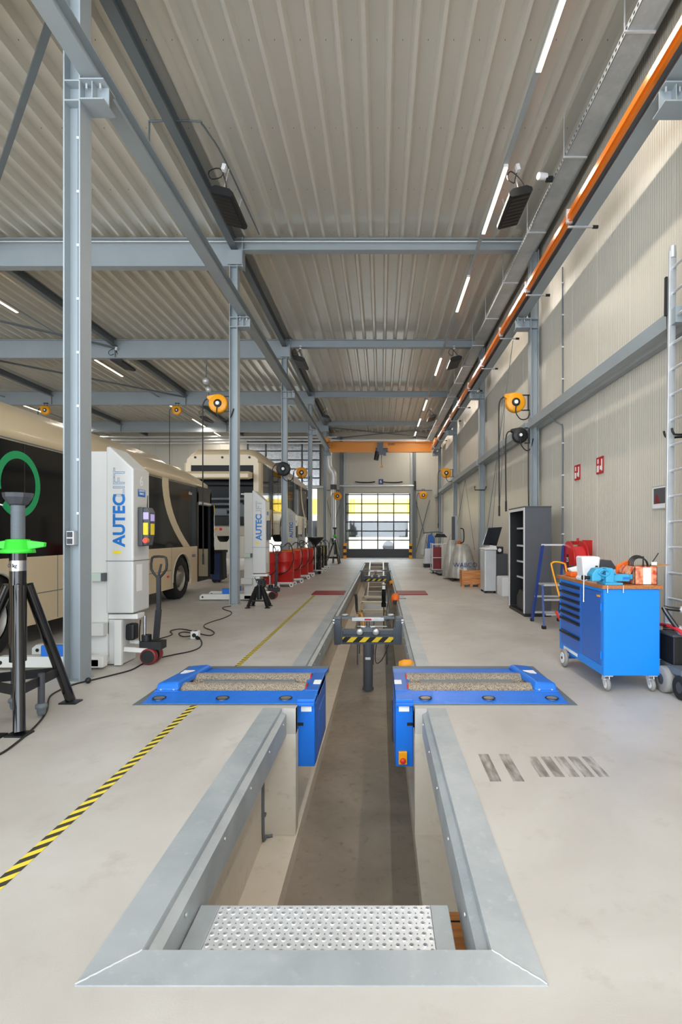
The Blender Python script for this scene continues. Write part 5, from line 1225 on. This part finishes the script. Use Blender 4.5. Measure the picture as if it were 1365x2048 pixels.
item('black_bag', MB().prism([(9.75, .061), (9.72, .30), (9.85, .42), (10.2, .44), (10.4, .30), (10.4, .061)], 'x', 2.65, 2.95), 'black', (2.8, 10, .061), 'black bag with a light mark in the bottom of the dark cabinet', 'bag')
sl = Thing('step_ladder', (2.72, 8.75, 0), 'blue aluminium stepladder leaning beside the dark cabinet', 'ladder')
top = [(2.68, 8.82, 1.32), (3.02, 8.82, 1.32)]
for x0, x1 in ((2.68, 2.60), (3.02, 3.06)):
    sl.part('rear_rail', MB().bar((x0, 8.82, 1.32), (x1, 9.15, .02), .03, .055), 'step_blue', world=True)
    sl.part('front_rail', MB().bar((x0-.03 if x0 < 2.9 else x0+.02, 8.72, .66), (x1-.03 if x0 < 2.9 else x1, 8.40, .02), .03, .055), 'step_blue', world=True)
    sl.part('foot', MB().box(x1-.055 if x0 < 2.9 else x1-.03, x1 if x0 < 2.9 else x1+.03, 8.36, 8.44, 0, .05), 'rubber', world=True)
    sl.part('foot', MB().box(x1-.025, x1+.025, 9.12, 9.19, 0, .05), 'rubber', world=True)
sl.part('top_rail', MB().bar((2.66, 8.82, 1.32), (3.04, 8.82, 1.32), .03, .03), 'alu', world=True)
sl.part('platform', MB().box(2.64, 3.04, 8.62, 8.92, .655, .685), 'alu', world=True)
for z, y in ((.44, 8.60), (.22, 8.49)): sl.part('tread', MB().box(2.62, 3.05, y-.05, y+.05, z-.015, z+.01), 'alu', world=True)
for z, y in ((.44, 9.05), (.16, 9.12)): sl.part('cross_bar', MB().box(2.61, 3.05, y-.015, y+.015, z-.015, z+.015), 'alu', world=True)
# hand truck with hose
ht = Thing('hand_truck', (2.75, 7.9, 0), 'yellow tubular hand truck standing behind the far end of the workbench', 'hand truck')
ht.part('frame', MB().tube([(2.76, 7.75, .20), (2.66, 7.85, .5), (2.57, 8.0, 1.0), (2.58, 8.0, 1.06), (2.62, 8.0, 1.08), (2.74, 8.0, 1.06), (2.78, 8.0, 1.0), (2.82, 7.95, .6), (2.92, 7.8, .2)], .014, 8, 4), 'yellow', world=True)
ht.part('bin', MB().box(2.66, 2.92, 7.86, 8.0, .55, .66), 'amber', world=True, bevel=.01)
ht.part('toe_plate', MB().box(2.70, 2.98, 7.55, 7.75, .1, .12), 'yellow', world=True)
for x in (2.66, 2.96): ht.part('wheel', MB().cyl((x, 7.78, .13), (x+.05, 7.78, .13), .13, n=18), 'tyre', world=True)
single('red_hose', MB().tube([(2.60, 7.9, .35), (2.63, 7.75, .22), (2.70, 7.6, .16), (2.8, 7.55, .13), (2.98, 7.62, .14)], .018, 8), 'hose_red', (2.6, 7.9, .12), 'short red hose drooping from the yellow hand truck', 'hose')
# fire hose reel
fh = Thing('fire_hose_reel', (3.2, 8.65, 1.1), 'large red fire hose reel on the right wall behind the stepladder', 'fire hose reel')
for x, dy in ((3.04, .0), (3.26, 0)):
    d_ = fh.part('disc', MB().lathe([(0, 0), (.27, 0), (.285, .008), (.285, .02), (.27, .028), (0, .028)], (x, 8.65, 1.10), 'x', 36), 'red', world=True)
m = MB()
for k in range(7): m.cyl((3.034, 8.65+.03*math.cos(k), 1.0+.03*k), (3.041, 8.65+.03*math.cos(k), 1.0+.03*k), .02, n=8)
fh.part('emblem', MB().cyl((3.034, 8.65, 1.08), (3.041, 8.65, 1.08), .055, n=14).box(3.034, 3.041, 8.62, 8.68, .99, 1.17), 'black', world=True)
textpart('lettering', '25', .10, 'paper', fh.o, (3.033-3.2, 0, -.02), FACE_MX)
fh.part('drum', MB().cyl((3.07, 8.65, 1.10), (3.26, 8.65, 1.10), .20, n=28), 'hose_red', world=True)
fh.part('bracket', MB().box(3.29, 3.418, 8.6, 8.7, .85, 1.4), 'red', world=True)
fh.part('valve', MB().box(3.25, 3.418, 8.95, 9.12, 1.32, 1.38).cyl((3.34, 9.03, 1.38), (3.34, 9.03, 1.43), .02, n=8), 'red', world=True)

# ================================================================ FAR RIGHT GROUP
pd = Thing('diagnostic_stand', (2.85, 13.9, 0), 'silver diagnostic pedestal with a tilted black monitor beside the cabinet', 'diagnostic stand')
pd.part('body', MB().box(2.62, 2.92, 13.45, 14.05, .05, 1.10), 'alu', world=True, bevel=.02)
pd.part('top_tray', MB().prism([(2.60, 1.101), (2.60, 1.13), (2.9, 1.20), (2.93, 1.101)], 'y', 13.4, 14.05), 'plastic_white', world=True, bevel=.01)
pd.part('rear_unit', MB().box(2.93, 3.22, 13.5, 14.0, .42, 1.0), 'dark_grey', world=True, bevel=.02)
pd.part('printer', MB().box(2.93, 3.10, 13.46, 13.9, 1.01, 1.18), 'black', world=True, bevel=.02)
pd.part('dial', MB().cyl((3.0, 13.44, 1.09), (3.0, 13.46, 1.09), .045, n=14), 'plastic_white', world=True)
mo = pd.part('monitor', MB().prism([(2.62, 1.22), (2.76, 1.66), (3.12, 1.68), (2.98, 1.20)], 'y', 13.70, 13.75), 'dark_screen', world=True, bevel=.005)
pd.part('monitor_stand', MB().box(2.80, 2.88, 13.7, 13.8, 1.15, 1.25), 'alu', world=True)
for x in (2.66, 2.88): pd.part('foot', MB().cyl((x, 13.5, 0), (x, 13.5, .05), .03, n=8).cyl((x, 14.0, 0), (x, 14.0, .05), .03, n=8), 'rubber', world=True)
single('white_box', MB().box(2.90, 3.22, 12.75, 13.3, 0, .46), 'plastic_white', (3.05, 13, 0), 'plain white box on the floor before the silver pedestal', 'box', bevel=.008)
wc_ = Thing('wooden_crate', (2.56, 15.4, 0), 'small orange wooden crate on a pallet before the covered machine', 'crate')
for k in range(3): wc_.part('plank', MB().box(2.30, 2.83, 15.1, 15.12, .11+k*.12, .225+k*.12), 'crate_wood', world=True)
wc_.part('end_board', MB().box(2.30, 2.32, 15.12, 15.6, .11, .46), 'crate_wood', world=True); wc_.part('end_board', MB().box(2.81, 2.83, 15.12, 15.6, .11, .46), 'crate_wood', world=True)
wc_.part('pallet_board', MB().box(2.28, 2.86, 15.06, 15.66, .08, .109), 'crate_wood', world=True)
for x in (2.32, 2.56, 2.80): wc_.part('pallet_block', MB().box(x-.04, x+.04, 15.08, 15.2, 0, .079), 'crate_wood', world=True)
def cover_mesh(cx, cy, w0, d0, h):
    m = MB(); n = 48; rows = 14; vs = []; fs = []
    for j in range(rows+1):
        u = j/rows; sc__ = .45+.55*min(1, u*1.25)**.7
        for i in range(n):
            a = 2*PI*i/n; fold = 1+.05*u*math.sin(a*9+1.3*math.sin(3*a))+.025*u*math.sin(a*17)
            c, s_ = math.cos(a), math.sin(a); e_ = 3.2; r = (abs(c)**e_+abs(s_)**e_)**(-1/e_)
            vs.append((cx+w0/2*r*c*sc__*fold, cy+d0/2*r*s_*sc__*fold, h*(1-u)+.10*u+.03*math.sin(a*2+.6)*(1-u)))
    for j in range(rows):
        for i in range(n): fs.append((j*n+i, j*n+(i+1) % n, (j+1)*n+(i+1) % n, (j+1)*n+i))
    fs.append(tuple(range(n))); return m.add(vs, fs, True)
cm = Thing('covered_machine', (2.5, 17.4, 0), 'machine under a silver grey dust cover with blue lettering', 'covered machine')
cm.part('cover', cover_mesh(2.62, 17.2, .85, .9, 1.15), 'cover_grey', world=True)
cm.part('cover', cover_mesh(2.38, 17.9, .6, .7, 1.28), 'cover_grey', world=True, label='darker folded second cover')
textpart('lettering', 'WABCO', .20, 'cover_text', cm.o, (.14, -.70, .52), FACE_Y)
for x in (2.25, 2.9): cm.part('castor', MB().cyl((x, 16.85, .06), (x+.04, 16.85, .06), .06, n=12), 'rubber', world=True)
cm.part('handle', MB().tube([(2.62, 17.6, 1.2), (2.72, 17.6, 1.24), (2.74, 17.6, 1.4), (2.72, 17.6, 1.65), (2.62, 17.6, 1.68)], .02, 8), 'black', world=True)
gt = Thing('parts_trolley', (2.45, 20.6, 0), 'white tubular trolley carrying dark red cabinets, far right', 'trolley')
for x in (1.95, 2.35, 2.6):
    for y in (20.2, 20.9): gt.part('post', MB().cyl((x, y, .1), (x, y, 1.15), .02, n=8), 'plastic_white', world=True)
for z in (.15, .6, 1.1): gt.part('rail', MB().tube([(1.95, 20.2, z), (2.6, 20.2, z), (2.6, 20.9, z), (1.95, 20.9, z), (1.95, 20.2, z)], .018, 6, 0), 'plastic_white', world=True)
gt.part('deck', MB().box(1.9, 2.9, 20.1, 21.0, .10, .14), 'steel_dark', world=True)
gt.part('cabinet', MB().box(2.0, 2.3, 20.35, 20.85, .141, 1.0), 'dark_red', world=True, bevel=.01)
for x in (1.95, 2.55): gt.part('castor', MB().cyl((x, 20.15, .05), (x+.04, 20.15, .05), .05, n=10), 'rubber', world=True)
rc_ = Thing('welding_trolley', (2.75, 19.9, 0), 'red steel trolley with orange bottle and hoses, beside the covered machine', 'trolley')
rc_.part('body', MB().box(2.45, 2.95, 19.4, 20.05, .12, 1.12), 'red', world=True, bevel=.01); rc_.part('panel', MB().cyl((2.66, 19.38, .72), (2.66, 19.40, .72), .17, n=20), 'dark_red', world=True)
rc_.part('deck', MB().box(2.05, 2.95, 19.1, 20.08, .08, .118), 'steel_dark', world=True); rc_.part('bottle', MB().cyl((2.83, 19.3, .12), (2.83, 19.3, 1.25), .07, n=14), 'orange', world=True)
rc_.part('hoses', MB().tube([(2.6, 19.6, 1.1), (2.5, 19.5, 1.35), (2.6, 19.4, 1.5), (2.75, 19.4, 1.3), (2.85, 19.3, 1.25)], .015, 6), 'alu', world=True)
for x in (2.1, 2.85): rc_.part('castor', MB().cyl((x, 19.15, .04), (x+.04, 19.15, .04), .04, n=10), 'rubber', world=True)
cr = Thing('coat_rail', (2.2, 24.3, 0), 'grey machine hung with blue and grey overalls near the far door', 'coat rail')
cr.part('body', MB().box(1.95, 2.35, 23.9, 24.5, .15, .85), 'alu', world=True, bevel=.02); cr.part('foot', MB().box(1.92, 2.5, 23.8, 24.5, 0, .14), 'black', world=True)
cr.part('rail', MB().tube([(1.9, 24.2, 1.55), (2.5, 24.2, 1.6), (2.8, 24.2, 1.55)], .03, 8), 'steel_dark', world=True); cr.part('post', MB().cyl((2.3, 24.2, .5), (2.3, 24.2, 1.6), .03, n=8), 'steel_dark', world=True)
cr.part('overall', MB().prism([(2.05, .5), (2.12, 1.45), (2.28, 1.52), (2.42, 1.3), (2.45, .55)], 'y', 24.0, 24.15), 'bench_blue_dark', world=True, bevel=.03, label='blue overall')
cr.part('overall', MB().prism([(1.78, .55), (1.82, 1.2), (1.95, 1.5), (2.08, 1.5), (1.98, .9), (1.95, .5)], 'y', 24.0, 24.15), 'cover_grey', world=True, bevel=.03)
cr.part('hood', MB().prism([(2.4, 1.35), (2.5, 1.52), (2.85, 1.50), (3.0, 1.35)], 'y', 24.0, 24.5), 'black', world=True, bevel=.02)
dn = Thing('wall_panel_board', (2.5, 18.45, 0), 'narrow dark switchboard fixed beside the third right column', 'switchboard')
dn.part('board', MB().box(2.45, 2.56, 18.4, 18.5, 1.0, 2.1).box(2.45, 3.1, 18.42, 18.48, 0, .1), 'dark_grey', world=True)
dn.part('post', MB().box(2.56, 2.64, 18.4, 18.5, .1, 2.12), 'steel_paint', world=True)
hk2 = Thing('wall_hook', (3.0, 17.0, 2.9), 'thin black U shaped hook bar on the third right column', 'hook')
hk2.part('bar', MB().tube([(2.98, 16.9, 3.02), (2.98, 16.9, 2.90), (3.30, 16.9, 2.90), (3.34, 16.9, 3.02)], .018, 6, 1), 'black', world=True)
dk = Thing('signal_lamp', (2.02, YE-.4, 4.5), 'small black handset hanging right of the far door', 'handset')
dk.part('body', MB().box(2.02, 2.14, YE-.45, YE-.33, 4.2, 4.75), 'black', world=True, bevel=.02)

# ================================================================ GROUPS OF REPEATED THINGS
GR = {'steel_column': 'steel columns of the hall', 'roof_beam': 'cross beams under the roof', 'roof_purlin': 'lengthwise purlins under the roof', 'crane_runway_beam': 'crane runway beams', 'roof_brace': 'diagonal roof braces',
      'strip_light': 'linear ceiling lights', 'light_trunking': 'light trunkings', 'infrared_heater': 'infrared heaters under the roof', 'hose_reel': 'hose and cable reels', 'oil_drum': 'drums behind the second column lift',
      'column_lift': 'mobile column lifts', 'tripod_stand': 'tripod support stands', 'brake_tester': 'roller brake testers', 'floor_mat': 'red plates beside the pit', 'pit_jack': 'pit jacks', 'pit_floodlight': 'work lights in the pit',
      'bus': 'cream buses', 'guard_post': 'striped guard posts', 'far_wall_post': 'posts of the far door', 'fire_sign': 'fire signs on the right wall', 'sectional_door': 'glazed sectional doors', 'pit_edge_frame': 'edge frames of the pit',
      'hanging_cable': 'cables along the right wall', 'floor_cable': 'cables on the floor', 'wall_brace': 'wind braces on the far wall', 'rubber_seal': 'dark strips above the far door', 'pit_cable': 'cables in the pit', 'red_hose': 'red hoses',
      'parts_box': 'boxes on the cabinet shelves', 'wall_hook': 'black hooks on the right side'}
for o in list(C.objects):
    g = GR.get(o.name.split('.')[0])
    if o.parent is None and g and o.get('label'): o['group'] = g
